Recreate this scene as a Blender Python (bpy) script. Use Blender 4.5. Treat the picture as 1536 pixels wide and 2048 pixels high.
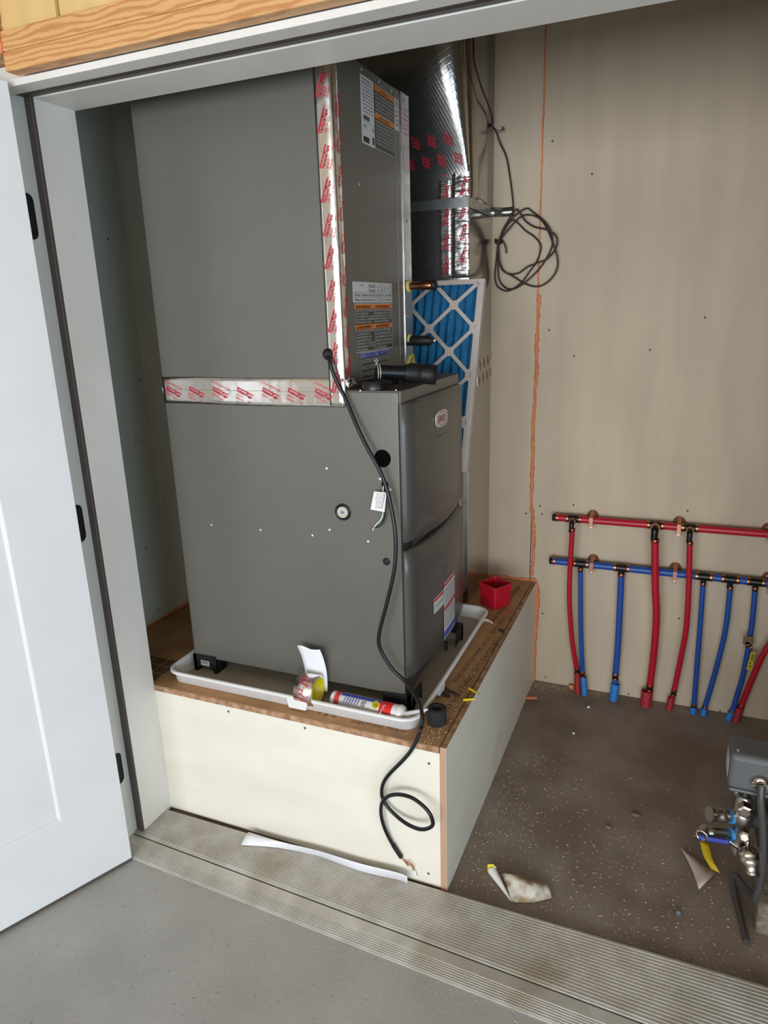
import bpy, bmesh, math, random
from mathutils import Vector, Matrix, Quaternion
random.seed(7)
PI = math.pi
SC = bpy.context.scene
COL = SC.collection
for o in list(bpy.data.objects): bpy.data.objects.remove(o)

# ------------------------------------------------------------------ camera
RC = [[0.92159,0.38693,-0.0308],[0.08041,-0.26794,-0.96007],[-0.37974,0.88232,-0.27805]]
CP = Vector((0.49015,-1.47031,1.53868)); FPX = 1389.3
cam = bpy.data.cameras.new('camera'); camo = bpy.data.objects.new('camera', cam); COL.objects.link(camo)
mr = Matrix(((RC[0][0],-RC[1][0],-RC[2][0]),(RC[0][1],-RC[1][1],-RC[2][1]),(RC[0][2],-RC[1][2],-RC[2][2])))
camo.matrix_world = Matrix.Translation(CP) @ mr.to_quaternion().to_matrix().to_4x4()
cam.sensor_fit = 'VERTICAL'; cam.sensor_height = 36; cam.lens = FPX/2048*36
cam.clip_start = .01; cam.clip_end = 50
SC.camera = camo
# ------------------------------------------------------------------ world, light, exposure
w = bpy.data.worlds.new('world'); SC.world = w; w.use_nodes = True
w.node_tree.nodes['Background'].inputs[0].default_value = (.72,.85,1,1)
w.node_tree.nodes['Background'].inputs[1].default_value = 1.0
def area(name, loc, rot, sx, sy, power, col):
    l = bpy.data.lights.new(name, 'AREA'); l.shape = 'RECTANGLE'; l.size = sx; l.size_y = sy; l.energy = power; l.color = col
    o = bpy.data.objects.new(name, l); COL.objects.link(o); o.location = loc; o.rotation_euler = rot
    return o
area('garage_doorway_daylight', (.6,-5.4,1.25), (math.radians(90),0,0), 4.6, 1.65, 240, (.91,.95,1))
area('garage_side_window_daylight', (3.15,-2.7,1.05), (math.radians(90),0,math.radians(90)), 2.0, 1.5, 60, (.48,.75,1))
SC.view_settings.view_transform = 'Standard'; SC.view_settings.look = 'None'
SC.view_settings.gamma = 1; SC.view_settings.use_curve_mapping = False
SC.view_settings.exposure = 0.0

# ------------------------------------------------------------------ helpers
def on(px, py, ax, val):
    """survey helper: the point of a real plane (axis = value, metres) that was measured at this spot of the photograph"""
    a = ((px-768)/FPX, (py-1024)/FPX, 1.0)
    d = Vector([sum(RC[r][k]*a[r] for r in range(3)) for k in range(3)])
    i = 'xyz'.index(ax); t = (val-CP[i])/d[i]
    return CP + d*t
def V(*a): return Vector(a)
class MB:
    def __init__(s): s.v=[]; s.f=[]; s.sm=[]; s.mi=[]; s.cur=0
    def add(s, vs, fs, smooth=False):
        b=len(s.v); s.v += [Vector(p) for p in vs]
        for f in fs: s.f.append([b+i for i in f]); s.sm.append(smooth); s.mi.append(s.cur)
        return s
    def box(s, x0,x1,y0,y1,z0,z1):
        return s.add([(x0,y0,z0),(x1,y0,z0),(x1,y1,z0),(x0,y1,z0),(x0,y0,z1),(x1,y0,z1),(x1,y1,z1),(x0,y1,z1)],
            [(0,3,2,1),(4,5,6,7),(0,1,5,4),(1,2,6,5),(2,3,7,6),(3,0,4,7)])
    def obox(s, o, u, v, n, a, b, c):
        """box from corner o along unit axes u,v,n with sizes a,b,c"""
        o=Vector(o); u=Vector(u)*a; v=Vector(v)*b; n=Vector(n)*c
        fl=[(0,3,2,1),(4,5,6,7),(0,1,5,4),(1,2,6,5),(2,3,7,6),(3,0,4,7)]
        if u.cross(v).dot(n)<0: fl=[f[::-1] for f in fl]
        return s.add([o,o+u,o+u+v,o+v,o+n,o+u+n,o+u+v+n,o+v+n], fl)
    def prism(s, poly, n):
        """poly: coplanar points, extruded by vector n"""
        k=len(poly); P=[Vector(p) for p in poly]; n=Vector(n)
        nn=Vector((0,0,0))
        for i in range(k): nn+=P[i].cross(P[(i+1)%k])
        fl=[list(range(k))[::-1], list(range(k,2*k))]+[[i,(i+1)%k,k+(i+1)%k,k+i] for i in range(k)]
        if nn.dot(n)<0: fl=[f[::-1] for f in fl]
        return s.add(P+[p+n for p in P], fl)
    def tube(s, pts, r, seg=10, cap=True, smooth=True, close=False):
        P=[Vector(p) for p in pts]; n=len(P)
        rr = r if isinstance(r,(list,tuple)) else [r]*n
        T=[]
        for i in range(n):
            if close: t=P[(i+1)%n]-P[i-1]
            else: t=P[min(i+1,n-1)]-P[max(i-1,0)]
            T.append(t.normalized() if t.length>1e-9 else Vector((0,0,1)))
        a=Vector((0,0,1)) if abs(T[0].z)<.9 else Vector((1,0,0))
        N=(a-T[0]*a.dot(T[0])).normalized(); vs=[]
        for i in range(n):
            if i: N=(N-T[i]*N.dot(T[i]));  N=N.normalized() if N.length>1e-9 else T[i].orthogonal().normalized()
            B=T[i].cross(N)
            for k in range(seg):
                q=2*PI*k/seg; vs.append(P[i]+(N*math.cos(q)+B*math.sin(q))*rr[i])
        fs=[]
        for i in range(n if close else n-1):
            j=(i+1)%n
            for k in range(seg): fs.append((i*seg+k,i*seg+(k+1)%seg,j*seg+(k+1)%seg,j*seg+k))
        s.add(vs,fs,smooth)
        if cap and not close:
            s.add(vs[:seg],[list(range(seg))[::-1]]); s.add(vs[-seg:],[list(range(seg))])
        return s
    def lathe(s, o, axis, prof, seg=24, smooth=True, cap=True):
        """prof: list of (distance along axis, radius)"""
        o=Vector(o); ax=Vector(axis).normalized(); N=ax.orthogonal().normalized(); B=ax.cross(N); vs=[]; fs=[]
        for (h,r) in prof:
            for k in range(seg):
                q=2*PI*k/seg; vs.append(o+ax*h+(N*math.cos(q)+B*math.sin(q))*max(r,1e-5))
        n=len(prof)
        for i in range(n-1):
            for k in range(seg): fs.append((i*seg+k,i*seg+(k+1)%seg,(i+1)*seg+(k+1)%seg,(i+1)*seg+k))
        s.add(vs,fs,smooth)
        if cap: s.add(vs[:seg],[list(range(seg))[::-1]]); s.add(vs[-seg:],[list(range(seg))])
        return s
    def sphere(s, o, r, seg=12, sc=(1,1,1)):
        o=Vector(o); vs=[];fs=[];n=seg//2
        for i in range(n+1):
            t=PI*i/n
            for k in range(seg):
                q=2*PI*k/seg; vs.append(o+Vector((math.sin(t)*math.cos(q)*sc[0],math.sin(t)*math.sin(q)*sc[1],-math.cos(t)*sc[2]))*r)
        for i in range(n):
            for k in range(seg): fs.append((i*seg+k,i*seg+(k+1)%seg,(i+1)*seg+(k+1)%seg,(i+1)*seg+k))
        return s.add(vs,fs,True)
    def sheet(s, grid, th, smooth=True):
        """grid[i][j] of points -> thin solid sheet"""
        n=len(grid); m=len(grid[0]); g=[[Vector(p) for p in r] for r in grid]; top=[];bot=[]
        for i in range(n):
            for j in range(m):
                a=g[min(i+1,n-1)][j]-g[max(i-1,0)][j]; b=g[i][min(j+1,m-1)]-g[i][max(j-1,0)][:] if False else g[i][min(j+1,m-1)]-g[i][max(j-1,0)]
                nn=a.cross(b); nn=nn.normalized() if nn.length>1e-12 else Vector((0,0,1))
                top.append(g[i][j]+nn*th/2); bot.append(g[i][j]-nn*th/2)
        k=n*m; fs=[]
        for i in range(n-1):
            for j in range(m-1):
                a=i*m+j; fs.append((a,a+m,a+m+1,a+1)); fs.append((k+a,k+a+1,k+a+m+1,k+a+m))
        for i in range(n-1):
            a=i*m; fs.append((a,k+a,k+a+m,a+m)); a=i*m+m-1; fs.append((a,a+m,k+a+m,k+a))
        for j in range(m-1):
            fs.append((j,j+1,k+j+1,k+j)); a=(n-1)*m+j; fs.append((a,k+a,k+a+1,a+1))
        return s.add(top+bot,fs,smooth)
def cr(pts, k=6, close=False):
    """Catmull-Rom through points"""
    P=[Vector(p) for p in pts]; n=len(P); out=[]
    for i in range(n if close else n-1):
        if close: a,b,c,d=P[i-1],P[i],P[(i+1)%n],P[(i+2)%n]
        else: a,b,c,d=P[max(i-1,0)],P[i],P[i+1],P[min(i+2,n-1)]
        for q in range(k):
            t=q/k; out.append(.5*((2*b)+(c-a)*t+(2*a-5*b+4*c-d)*t*t+(3*b-a-3*c+d)*t**3))
    if not close: out.append(P[-1])
    return out
ORG={}
def root_origin(o): return ORG.get(o.name, Vector((0,0,0))) if o else Vector((0,0,0))
def obj(name, mb, mats, parent=None, bevel=0, at=None, kind=None, label=None, seg=2):
    """link one mesh (vertices given in metres, world frame). A top-level mesh gets its origin at `at`."""
    org = root_origin(parent) if parent else (Vector(at) if at else Vector((0,0,0)))
    me = bpy.data.meshes.new(name); me.from_pydata([tuple(v-org) for v in mb.v],[],mb.f)
    if not isinstance(mats,(list,tuple)): mats=[mats]
    for m in mats: me.materials.append(m)
    me.polygons.foreach_set('use_smooth', mb.sm); me.polygons.foreach_set('material_index', mb.mi); me.update()
    o = bpy.data.objects.new(name, me); COL.objects.link(o)
    if parent: o.parent = parent
    else: o.location = org
    ORG[o.name]=org
    if bevel:
        b=o.modifiers.new('bevel','BEVEL'); b.width=bevel; b.segments=seg; b.limit_method='ANGLE'; b.angle_limit=math.radians(50)
    if kind: o['kind']=kind
    if label: o['label']=label
    return o
def tag(o, label, cat, group=None):
    o['label']=label; o['category']=cat
    if group: o['group']=group
    return o
def thing(name, at, label, cat, group=None):
    o=bpy.data.objects.new(name,None); COL.objects.link(o); o.location=at; o.empty_display_size=.05; ORG[o.name]=Vector(at)
    return tag(o,label,cat,group)
def struct_root(name, at):
    o=bpy.data.objects.new(name,None); COL.objects.link(o); o.location=at; ORG[o.name]=Vector(at); o['kind']='structure'; return o
# text -> flat mesh pieces, cached
TC={}
def text_geo(s):
    if s in TC: return TC[s]
    cu=bpy.data.curves.new('t','FONT'); cu.body=s; cu.size=1; cu.resolution_u=2; cu.fill_mode='FRONT'
    o=bpy.data.objects.new('t',cu); COL.objects.link(o)
    dg=bpy.context.evaluated_depsgraph_get(); e=o.evaluated_get(dg); me=e.to_mesh()
    vs=[(v.co.x,v.co.y) for v in me.vertices]; fs=[tuple(p.vertices) for p in me.polygons]
    e.to_mesh_clear(); bpy.data.objects.remove(o); bpy.data.curves.remove(cu)
    wd=max([v[0] for v in vs],default=0)
    TC[s]=(vs,fs,wd); return TC[s]
def text(mb, s, o, u, v, size, width=None, bold=0):
    """lay flat lettering at corner o, along u, up v"""
    if not s.strip(): return
    vs,fs,wd=text_geo(s); kx=size if width is None else width/wd
    o=Vector(o);u=Vector(u).normalized();v=Vector(v).normalized()
    mb.add([o+u*(p[0]*kx)+v*(p[1]*size) for p in vs],fs)
    if bold:
        mb.add([o+u*(p[0]*kx+bold)+v*(p[1]*size) for p in vs],fs)

# ------------------------------------------------------------------ materials
MATS={}
def mk(name, c1, c2=None, scale=5, stretch=(1,1,1), rough=.6, metal=0, bump=0, bscale=60, bstretch=None, detail=4, lo=.35, hi=.65, spec=.5, c3=None, s3=2, lo3=.55, hi3=.7, wave=None, alpha=None, coat=0, rvar=0):
    m=bpy.data.materials.new(name); m.use_nodes=True; nt=m.node_tree; N=nt.nodes; L=nt.links
    b=N['Principled BSDF']; b.inputs['Roughness'].default_value=rough; b.inputs['Metallic'].default_value=metal
    b.inputs['Specular IOR Level'].default_value=spec; b.inputs['Base Color'].default_value=(*c1,1)
    if coat: b.inputs['Coat Weight'].default_value=coat; b.inputs['Coat Roughness'].default_value=.15
    tc=N.new('ShaderNodeTexCoord')
    def mp(st):
        q=N.new('ShaderNodeMapping'); q.inputs['Scale'].default_value=st; L.new(tc.outputs['Object'],q.inputs[0]); return q
    def ramp(src,l,h):
        r=N.new('ShaderNodeMapRange'); r.inputs[1].default_value=l; r.inputs[2].default_value=h; L.new(src,r.inputs[0]); return r.outputs[0]
    def mix(f,a,bb):
        x=N.new('ShaderNodeMix'); x.data_type='RGBA'; L.new(f,x.inputs[0])
        if isinstance(a,tuple): x.inputs[6].default_value=(*a,1)
        else: L.new(a,x.inputs[6])
        x.inputs[7].default_value=(*bb,1); return x.outputs[2]
    out=None
    if c2:
        if wave:
            t=N.new('ShaderNodeTexWave'); t.inputs['Scale'].default_value=wave[0]; t.inputs['Distortion'].default_value=wave[1]
            t.inputs['Detail'].default_value=3; t.inputs['Detail Scale'].default_value=wave[2]; t.bands_direction=wave[3]; src=t.outputs['Fac']
        else:
            t=N.new('ShaderNodeTexNoise'); t.inputs['Scale'].default_value=scale; t.inputs['Detail'].default_value=detail; src=t.outputs['Fac']
        L.new(mp(stretch).outputs[0],t.inputs['Vector']); out=mix(ramp(src,lo,hi),c1,c2)
    if c3:
        t3=N.new('ShaderNodeTexNoise'); t3.inputs['Scale'].default_value=s3; t3.inputs['Detail'].default_value=5
        L.new(tc.outputs['Object'],t3.inputs['Vector']); out=mix(ramp(t3.outputs['Fac'],lo3,hi3), out if out else c1, c3)
    if out: L.new(out,b.inputs['Base Color'])
    if rvar:
        tr=N.new('ShaderNodeTexNoise'); tr.inputs['Scale'].default_value=6; L.new(tc.outputs['Object'],tr.inputs['Vector'])
        rr=N.new('ShaderNodeMapRange'); rr.inputs[3].default_value=rough-rvar; rr.inputs[4].default_value=rough+rvar; L.new(tr.outputs['Fac'],rr.inputs[0]); L.new(rr.outputs[0],b.inputs['Roughness'])
    if bump:
        t2=N.new('ShaderNodeTexNoise'); t2.inputs['Scale'].default_value=bscale; t2.inputs['Detail'].default_value=3
        L.new(mp(bstretch or (1,1,1)).outputs[0],t2.inputs['Vector'])
        bp=N.new('ShaderNodeBump'); bp.inputs['Strength'].default_value=bump; bp.inputs['Distance'].default_value=.004
        L.new(t2.outputs['Fac'],bp.inputs['Height']); L.new(bp.outputs[0],b.inputs['Normal'])
    MATS[name]=m; return m
wall_m = mk('cream_wallboard',(.57,.475,.35),(.50,.415,.305),scale=3,stretch=(3,3,.5),rough=.75,bump=.15,bscale=120,c3=(.44,.37,.265),s3=1.3,lo3=.58,hi3=.8)
wallg_m = mk('left_wallboard_lit',(.62,.61,.50),(.56,.54,.43),scale=2.5,stretch=(3,3,.6),rough=.7,bump=.12,bscale=120)  # left wall's board, colour lightened and cooled to stand in for light there
ceil_m = mk('closet_ceiling_board',(.30,.26,.20),rough=.9)
garage_m = mk('garage_wall_plywood',(.42,.36,.28),(.35,.29,.21),scale=4,stretch=(1,1,.2),rough=.7)
garage_white_m = mk('garage_ceiling_pine',(.50,.39,.26),rough=.9)
white_m = mk('white_paint',(.72,.725,.725),(.69,.69,.69),scale=6,rough=.42,bump=.04,bscale=30)
jamb_m = mk('primed_jamb',(.79,.765,.72),(.72,.69,.64),scale=4,stretch=(1,1,.6),rough=.5,c3=(.64,.60,.54),s3=7,lo3=.66,hi3=.8)
brown_m = mk('brown_weatherstrip',(.085,.068,.058),rough=.6,bump=.1,bscale=40,bstretch=(1,1,.1))
pine_m = mk('pine_trim',(.66,.36,.15),(.50,.22,.075),stretch=(.22,1,1),rough=.5,wave=(26,9,1.2,'Z'),lo=.35,hi=1.0,bump=.06,bscale=60,bstretch=(.2,1,1))
ply_m = mk('pale_plywood',(.72,.50,.22),(.66,.44,.18),scale=3,stretch=(6,6,.6),rough=.5)
plywhite_m = mk('sanded_white_plywood',(.80,.755,.65),(.75,.69,.58),scale=3,stretch=(.8,1,3),rough=.6,bump=.06,bscale=50,c3=(.66,.56,.38),s3=2.6,lo3=.68,hi3=.85)
plyedge_m = mk('plywood_edge',(.50,.30,.17),(.24,.12,.06),rough=.7,stretch=(1,1,1),scale=40)
plyvert_m = mk('plywood_side_edge',(.66,.42,.27),(.28,.12,.07),rough=.7,wave=(95,.6,1,'X'),lo=.3,hi=.9)
deck_m = mk('deck_board',(.47,.26,.11),(.34,.18,.07),scale=9,rough=.65,bump=.3,bscale=60,c3=(.16,.075,.03),s3=5,lo3=.6,hi3=.75)
ink_m = mk('stamp_ink',(.14,.075,.04),rough=.8)
paint_m = mk('grey_appliance_paint',(.158,.150,.130),(.144,.137,.118),scale=2,rough=.36,metal=.35,bump=.05,bscale=300,rvar=.06)
doorp_m = mk('grey_door_paint',(.105,.098,.088),(.095,.089,.080),scale=2,rough=.30,metal=.35,bump=.04,bscale=260)
darkm_m = mk('dark_plastic',(.007,.007,.008),rough=.32,spec=.4)
hole_m = mk('unlit_opening',(.004,.004,.004),rough=1,spec=0)
black_m = mk('black_rubber',(.009,.009,.010),rough=.5,spec=.35)
foam_black_m = mk('black_foam_rubber',(.016,.016,.017),rough=.9,bump=.4,bscale=300)
galv_m = mk('galvanised_steel',(.50,.51,.51),(.40,.41,.41),scale=25,rough=.28,metal=.95,rvar=.06)
foil_m = mk('aluminium_foil_tape',(.86,.82,.78),rough=.23,metal=1,bump=1,bscale=9)
foilw_m = mk('wrinkled_foil_tape',(.86,.83,.80),rough=.24,metal=1,bump=.9,bscale=45,bstretch=(.4,.4,2.2))
fsk_m = mk('foil_scrim_wrap',(.60,.60,.59),rough=.20,metal=1,bump=.25,bscale=9)
red_ink_m = mk('red_tape_ink',(.62,.02,.045),rough=.5)
white_ink_m = mk('white_label_ink',(.62,.60,.56),rough=.6)
black_ink_m = mk('black_label_ink',(.02,.02,.02),rough=.6)
label_white_m = mk('label_white',(.62,.61,.59),rough=.4)
label_black_m = mk('label_black',(.022,.02,.018),rough=.35)
label_orange_m = mk('label_orange',(.70,.17,.01),rough=.4)
label_blue_m = mk('label_blue',(.045,.075,.42),rough=.4)
label_red_m = mk('label_red',(.60,.045,.03),rough=.4)
pan_m = mk('white_pan_plastic',(.80,.79,.78),(.76,.74,.72),scale=4,rough=.35,spec=.5)
pan_in_m = mk('dusty_pan_floor',(.50,.44,.37),(.42,.36,.29),scale=6,rough=.6,bump=.1,bscale=80)
copper_m = mk('copper',(.55,.23,.12),(.42,.16,.08),scale=30,rough=.3,metal=1)
redpipe_m = mk('red_pex',(.44,.008,.022),rough=.38)
bluepipe_m = mk('blue_pex',(.012,.075,.34),rough=.38)
sleeveb_m = mk('blue_corrugated_sleeve',(.03,.22,.62),(.03,.17,.5),scale=20,rough=.5)
sleever_m = mk('red_corrugated_sleeve',(.36,.022,.03),rough=.55)
bucket_m = mk('red_bucket_plastic',(.50,.008,.025),rough=.35)
foamo_m = mk('orange_sealant',(.78,.26,.12),(.66,.20,.09),scale=30,rough=.75,bump=.5,bscale=90)
wire_m = mk('brown_wire_jacket',(.030,.014,.012),rough=.5)
cable_m = mk('black_cable_jacket',(.008,.008,.010),rough=.32,spec=.4)
blue_filter_m = mk('blue_filter_media',(.012,.16,.33),(.008,.11,.24),scale=25,stretch=(3,1,1),rough=.85,bump=.3,bscale=200)
card_m = mk('filter_card',(.58,.50,.45),(.53,.46,.41),scale=14,rough=.8)
alu_m = mk('worn_aluminium_sill',(.62,.595,.55),(.50,.47,.42),scale=14,rough=.42,metal=.35,bump=.15,bscale=70,c3=(.40,.34,.25),s3=5,lo3=.55,hi3=.75)
paper_m = mk('white_paper',(.82,.82,.84),rough=.6)
dirty_paper_m = mk('soiled_paper',(.70,.66,.58),(.36,.24,.13),scale=22,rough=.7,lo=.45,hi=.62,bump=.3,bscale=60)
yellow_m = mk('yellow_film',(.78,.62,.01),rough=.35)
dullyellow_m = mk('yellow_paper_strip',(.52,.36,.01),rough=.5)
grey_box_m = mk('grey_switch_cover',(.115,.12,.125),(.10,.105,.11),scale=8,rough=.42)
steel_m = mk('stainless_fitting',(.55,.50,.45),(.40,.35,.30),scale=20,rough=.25,metal=1)
bluehandle_m = mk('blue_vinyl_grip',(.012,.03,.30),rough=.4)
bluetape_m = mk('blue_thread_tape',(.05,.25,.55),rough=.5)
stone_m = mk('concrete_block',(.27,.21,.155),(.13,.11,.09),scale=60,rough=.9,bump=.6,bscale=160)
motor_m = mk('speckled_dark_housing',(.05,.055,.05),(.02,.022,.02),scale=80,rough=.7,bump=.3,bscale=200)
sealantw_m = mk('translucent_tube_plastic',(.74,.72,.72),rough=.3)
chip_m = mk('wood_chips',(.66,.50,.32),(.50,.34,.2),scale=300,rough=.9)
mirror_m = mk('glass_eye',(.35,.42,.5),rough=.15)
bark_m = mk('bark_scrap',(.11,.05,.035),(.06,.03,.02),scale=60,rough=.8)
# FSK wrap: give the wrap its reinforcing scrim grid (fine relief) as bump
def scrim(m, s=34):
    nt=m.node_tree;N=nt.nodes;L=nt.links; tc=N.new('ShaderNodeTexCoord'); mp=N.new('ShaderNodeMapping'); mp.inputs['Rotation'].default_value=(0,math.radians(28),0)
    L.new(tc.outputs['Object'],mp.inputs[0]); outs=[]
    for d,dirn in ((s,'X'),(s*.55,'Z')):
        wv=N.new('ShaderNodeTexWave'); wv.inputs['Scale'].default_value=d; wv.bands_direction=dirn; L.new(mp.outputs[0],wv.inputs['Vector'])
        r=N.new('ShaderNodeMapRange'); r.inputs[1].default_value=.93; r.inputs[2].default_value=1; L.new(wv.outputs['Fac'],r.inputs[0]); outs.append(r.outputs[0])
    a=N.new('ShaderNodeMath'); a.operation='MAXIMUM'; L.new(outs[0],a.inputs[0]); L.new(outs[1],a.inputs[1])
    old=[n for n in N if n.type=='BUMP'][0]
    b2=N.new('ShaderNodeBump'); b2.inputs['Strength'].default_value=.09; b2.inputs['Distance'].default_value=.003
    L.new(a.outputs[0],b2.inputs['Height']); L.new(old.outputs[0],b2.inputs['Normal']); L.new(b2.outputs[0],N['Principled BSDF'].inputs['Normal'])
scrim(fsk_m)
# floor: poured concrete, brown tracked dirt inside the closet
def floor_mat():
    m=bpy.data.materials.new('concrete_floor'); m.use_nodes=True; nt=m.node_tree;N=nt.nodes;L=nt.links; b=N['Principled BSDF']
    tc=N.new('ShaderNodeTexCoord')
    def noise(s,d=5):
        t=N.new('ShaderNodeTexNoise'); t.inputs['Scale'].default_value=s; t.inputs['Detail'].default_value=d; L.new(tc.outputs['Object'],t.inputs['Vector']); return t.outputs['Fac']
    def rng(src,l,h,a=0,bb=1):
        r=N.new('ShaderNodeMapRange'); r.inputs[1].default_value=l;r.inputs[2].default_value=h;r.inputs[3].default_value=a;r.inputs[4].default_value=bb; L.new(src,r.inputs[0]); return r.outputs[0]
    def mix(f,a,c):
        x=N.new('ShaderNodeMix'); x.data_type='RGBA'; L.new(f,x.inputs[0])
        for i,q in ((6,a),(7,c)):
            if isinstance(q,tuple): x.inputs[i].default_value=(*q,1)
            else: L.new(q,x.inputs[i])
        return x.outputs[2]
    g=mix(rng(noise(3.5),.35,.65),(.42,.41,.39),(.35,.342,.325))
    d=mix(rng(noise(4.2),.38,.62),(.185,.140,.105),(.28,.232,.19))
    sp=N.new('ShaderNodeSeparateXYZ'); L.new(tc.outputs['Object'],sp.inputs[0])
    f=rng(sp.outputs[1],-.20,-.15)
    col=mix(f,g,d)
    col=mix(rng(noise(90,2),.66,.74,0,.5),col,(.12,.105,.09))
    L.new(col,b.inputs['Base Color']); b.inputs['Roughness'].default_value=.62
    bp=N.new('ShaderNodeBump'); bp.inputs['Strength'].default_value=.2; bp.inputs['Distance'].default_value=.004; L.new(noise(70,4),bp.inputs['Height']); L.new(bp.outputs[0],b.inputs['Normal'])
    return m
floor_m=floor_mat()

# ------------------------------------------------------------------ main dimensions (metres)
H=.455; D=1.211; XL=-1.235; XR=1.35; JX=-.931; HZ=2.031; YJ=-.122; YF=-.19
ZB=.51; ZT=1.348; FX0=-.860; FX1=-.146; FY=.116; FYB=.60
CX=-.291; CZ=2.118

# ------------------------------------------------------------------ structure
m=MB(); m.box(-3.2,3.2,-6,D+.12,-.1,0); fl=obj('floor',m,floor_m,kind='structure')
wb=struct_root('wall_back',(0,D,0))
m=MB(); m.box(XL-.1,-.0225,D,D+.016,0,2.6); obj('wall_panel',m,wall_m,wb,bevel=.0015)
m=MB(); m.box(-.0195,XR+.1,D,D+.016,0,2.6); obj('wall_panel',m,wall_m,wb,bevel=.0015)
m=MB(); m.box(XL-.1,XR+.1,D+.016,D+.1,0,2.6); obj('backing',m,brown_m,wb)
# orange fire sealant beads
def bead(pts, r0, r1, parent, k=8):
    P=cr(pts,k); rr=[random.uniform(r0,r1) for _ in P]
    mm=MB(); mm.tube([p+V(random.uniform(-.002,.002),0,random.uniform(-.002,.002)) for p in P],rr,8); return obj('sealant_bead',mm,foamo_m,parent)
bead([V(-.021,D-.0005,z) for z in (2.59,2.3,2.0,1.75,1.45)],.0022,.0036,wb,14)
bead([on(x,y,'y',D-.001) for x,y in ((1078,590),(1076,640),(1073,700),(1074,730))],.005,.008,wb)
bead([on(x,y,'y',D-.002) for x,y in ((1074,730),(1068,820),(1066,880),(1065,930),(1063,1000),(1067,1060),(1066,1125),(1063,1150))],.004,.0085,wb,12)
bead([on(x,y,'y',D-.004) for x,y in ((1061,1158),(1070,1164),(1074,1185),(1072,1240),(1068,1300),(1067,1360))],.007,.011,wb,8)
bead([V(x,D-.004,H+.003) for x in (-.19,-.12,-.05,-.005)],.004,.007,wb,6)
# nail holes in the back wall
nm=MB()
for x,y in ((1105,282),(1184,348),(1098,660),(1148,712),(1080,1012),(1084,1028),(1052,1027),(1358,1237),(1375,1022),(1085,1227),(1091,1354),(1257,1388),(1440,1422),(1410,635),(1300,700),(1147,1010)):
    p=on(x,y,'y',D); nm.lathe(p+V(0,-.0012,0),(0,1,0),[(0,.0035),(.002,.0045)],8)
obj('nail_head',nm,mk('nail_spot',(.10,.08,.06),rough=.6),wb)['kind']='stuff'
wl=struct_root('wall_left',(XL,0,0))
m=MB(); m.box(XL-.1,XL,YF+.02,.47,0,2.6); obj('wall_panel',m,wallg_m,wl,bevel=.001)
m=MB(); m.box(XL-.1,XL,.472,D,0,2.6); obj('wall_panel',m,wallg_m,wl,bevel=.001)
bead([V(XL+.003,y,H+.004) for y in (.05,.25,.45,.65,.9)],.003,.006,wl,6)
nm=MB()
for x,y in ((216,478),(272,880),(292,1095),(316,1220),(280,760)):
    p=on(x,y,'x',XL); nm.lathe(p,(1,0,0),[(0,.004),(.001,.003)],8)
obj('nail_head',nm,MATS['nail_spot'],wl)['kind']='stuff'
m=MB(); m.box(XR,XR+.1,YF+.02,D,0,2.6); obj('wall_right',m,wall_m,kind='structure')
m=MB(); m.box(XL-.1,XR+.1,YF+.02,D+.1,2.6,2.7); obj('ceiling',m,ceil_m,kind='structure')
# the front (garage side) wall around the double doorway
m=MB(); m.box(-3.2,-.985,YF+.012,-.005,0,2.7); m.box(.985,3.2,YF+.012,-.005,0,2.7); m.box(-.985,.985,YF+.012,-.005,2.085,2.7)
obj('wall_front',m,wall_m,kind='structure')
# garage shell behind the camera: side walls, ceiling and the wall with the big doorway
m=MB(); m.box(-3.3,-3.2,-6,YF,0,2.75); obj('wall_garage_left',m,garage_m,kind='structure')
m=MB(); m.box(3.2,3.3,-6,YF,0,2.75); obj('wall_garage_right',m,garage_m,kind='structure')
m=MB(); m.box(-3.3,3.3,-6,YF+.02,2.75,2.85); obj('ceiling_garage',m,garage_white_m,kind='structure')
m=MB(); m.box(-3.3,-1.75,-5.6,-5.5,0,2.75); m.box(2.95,3.3,-5.6,-5.5,0,2.75); m.box(-1.75,2.95,-5.6,-5.5,2.15,2.75); obj('wall_garage_doorway',m,garage_m,kind='structure')
# door frame
tr=struct_root('trim_1',(JX,0,0))
m=MB(); m.box(-.985,JX,YJ,0,.004,HZ+.054); obj('stop_jamb',m,jamb_m,tr,bevel=.0015)
m=MB(); m.box(-.985,-.957,YF,YJ,.004,HZ+.054); obj('rabbet_jamb',m,jamb_m,tr,bevel=.0015)
m=MB(); m.box(.931,.985,YJ,0,.004,HZ+.054); m.box(.957,.985,YF,YJ,.004,HZ+.054); obj('strike_jamb',m,jamb_m,tr,bevel=.0015)
m=MB(); m.box(JX,.931,YJ,0,HZ,HZ+.054); obj('head_stop',m,jamb_m,tr,bevel=.0015)
m=MB(); m.box(-.957,.957,-.2060,-.1600,HZ,HZ+.0140); m.box(-.957,.957,YF,YJ,HZ+.0139,HZ+.046); obj('head_jamb',m,jamb_m,tr,bevel=.0015)
m=MB(); m.box(-.956,JX-.0005,YJ-.005,YJ-.0005,.006,HZ+.013)
m.tube([V(-.936,YJ-.005,.01),V(-.936,YJ-.005,HZ+.005)],.003,8); obj('weatherstrip',m,brown_m,tr)
m=MB(); m.box(-.9555,.955,-.1595,YJ-.0005,HZ+.004,HZ+.0135); m.tube([V(-.936,-.130,HZ+.005),V(.944,-.130,HZ+.005)],.004,8); m.tube([V(-.950,-.150,HZ+.005),V(.944,-.150,HZ+.005)],.003,8); obj('weatherstrip',m,brown_m,tr)
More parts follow.
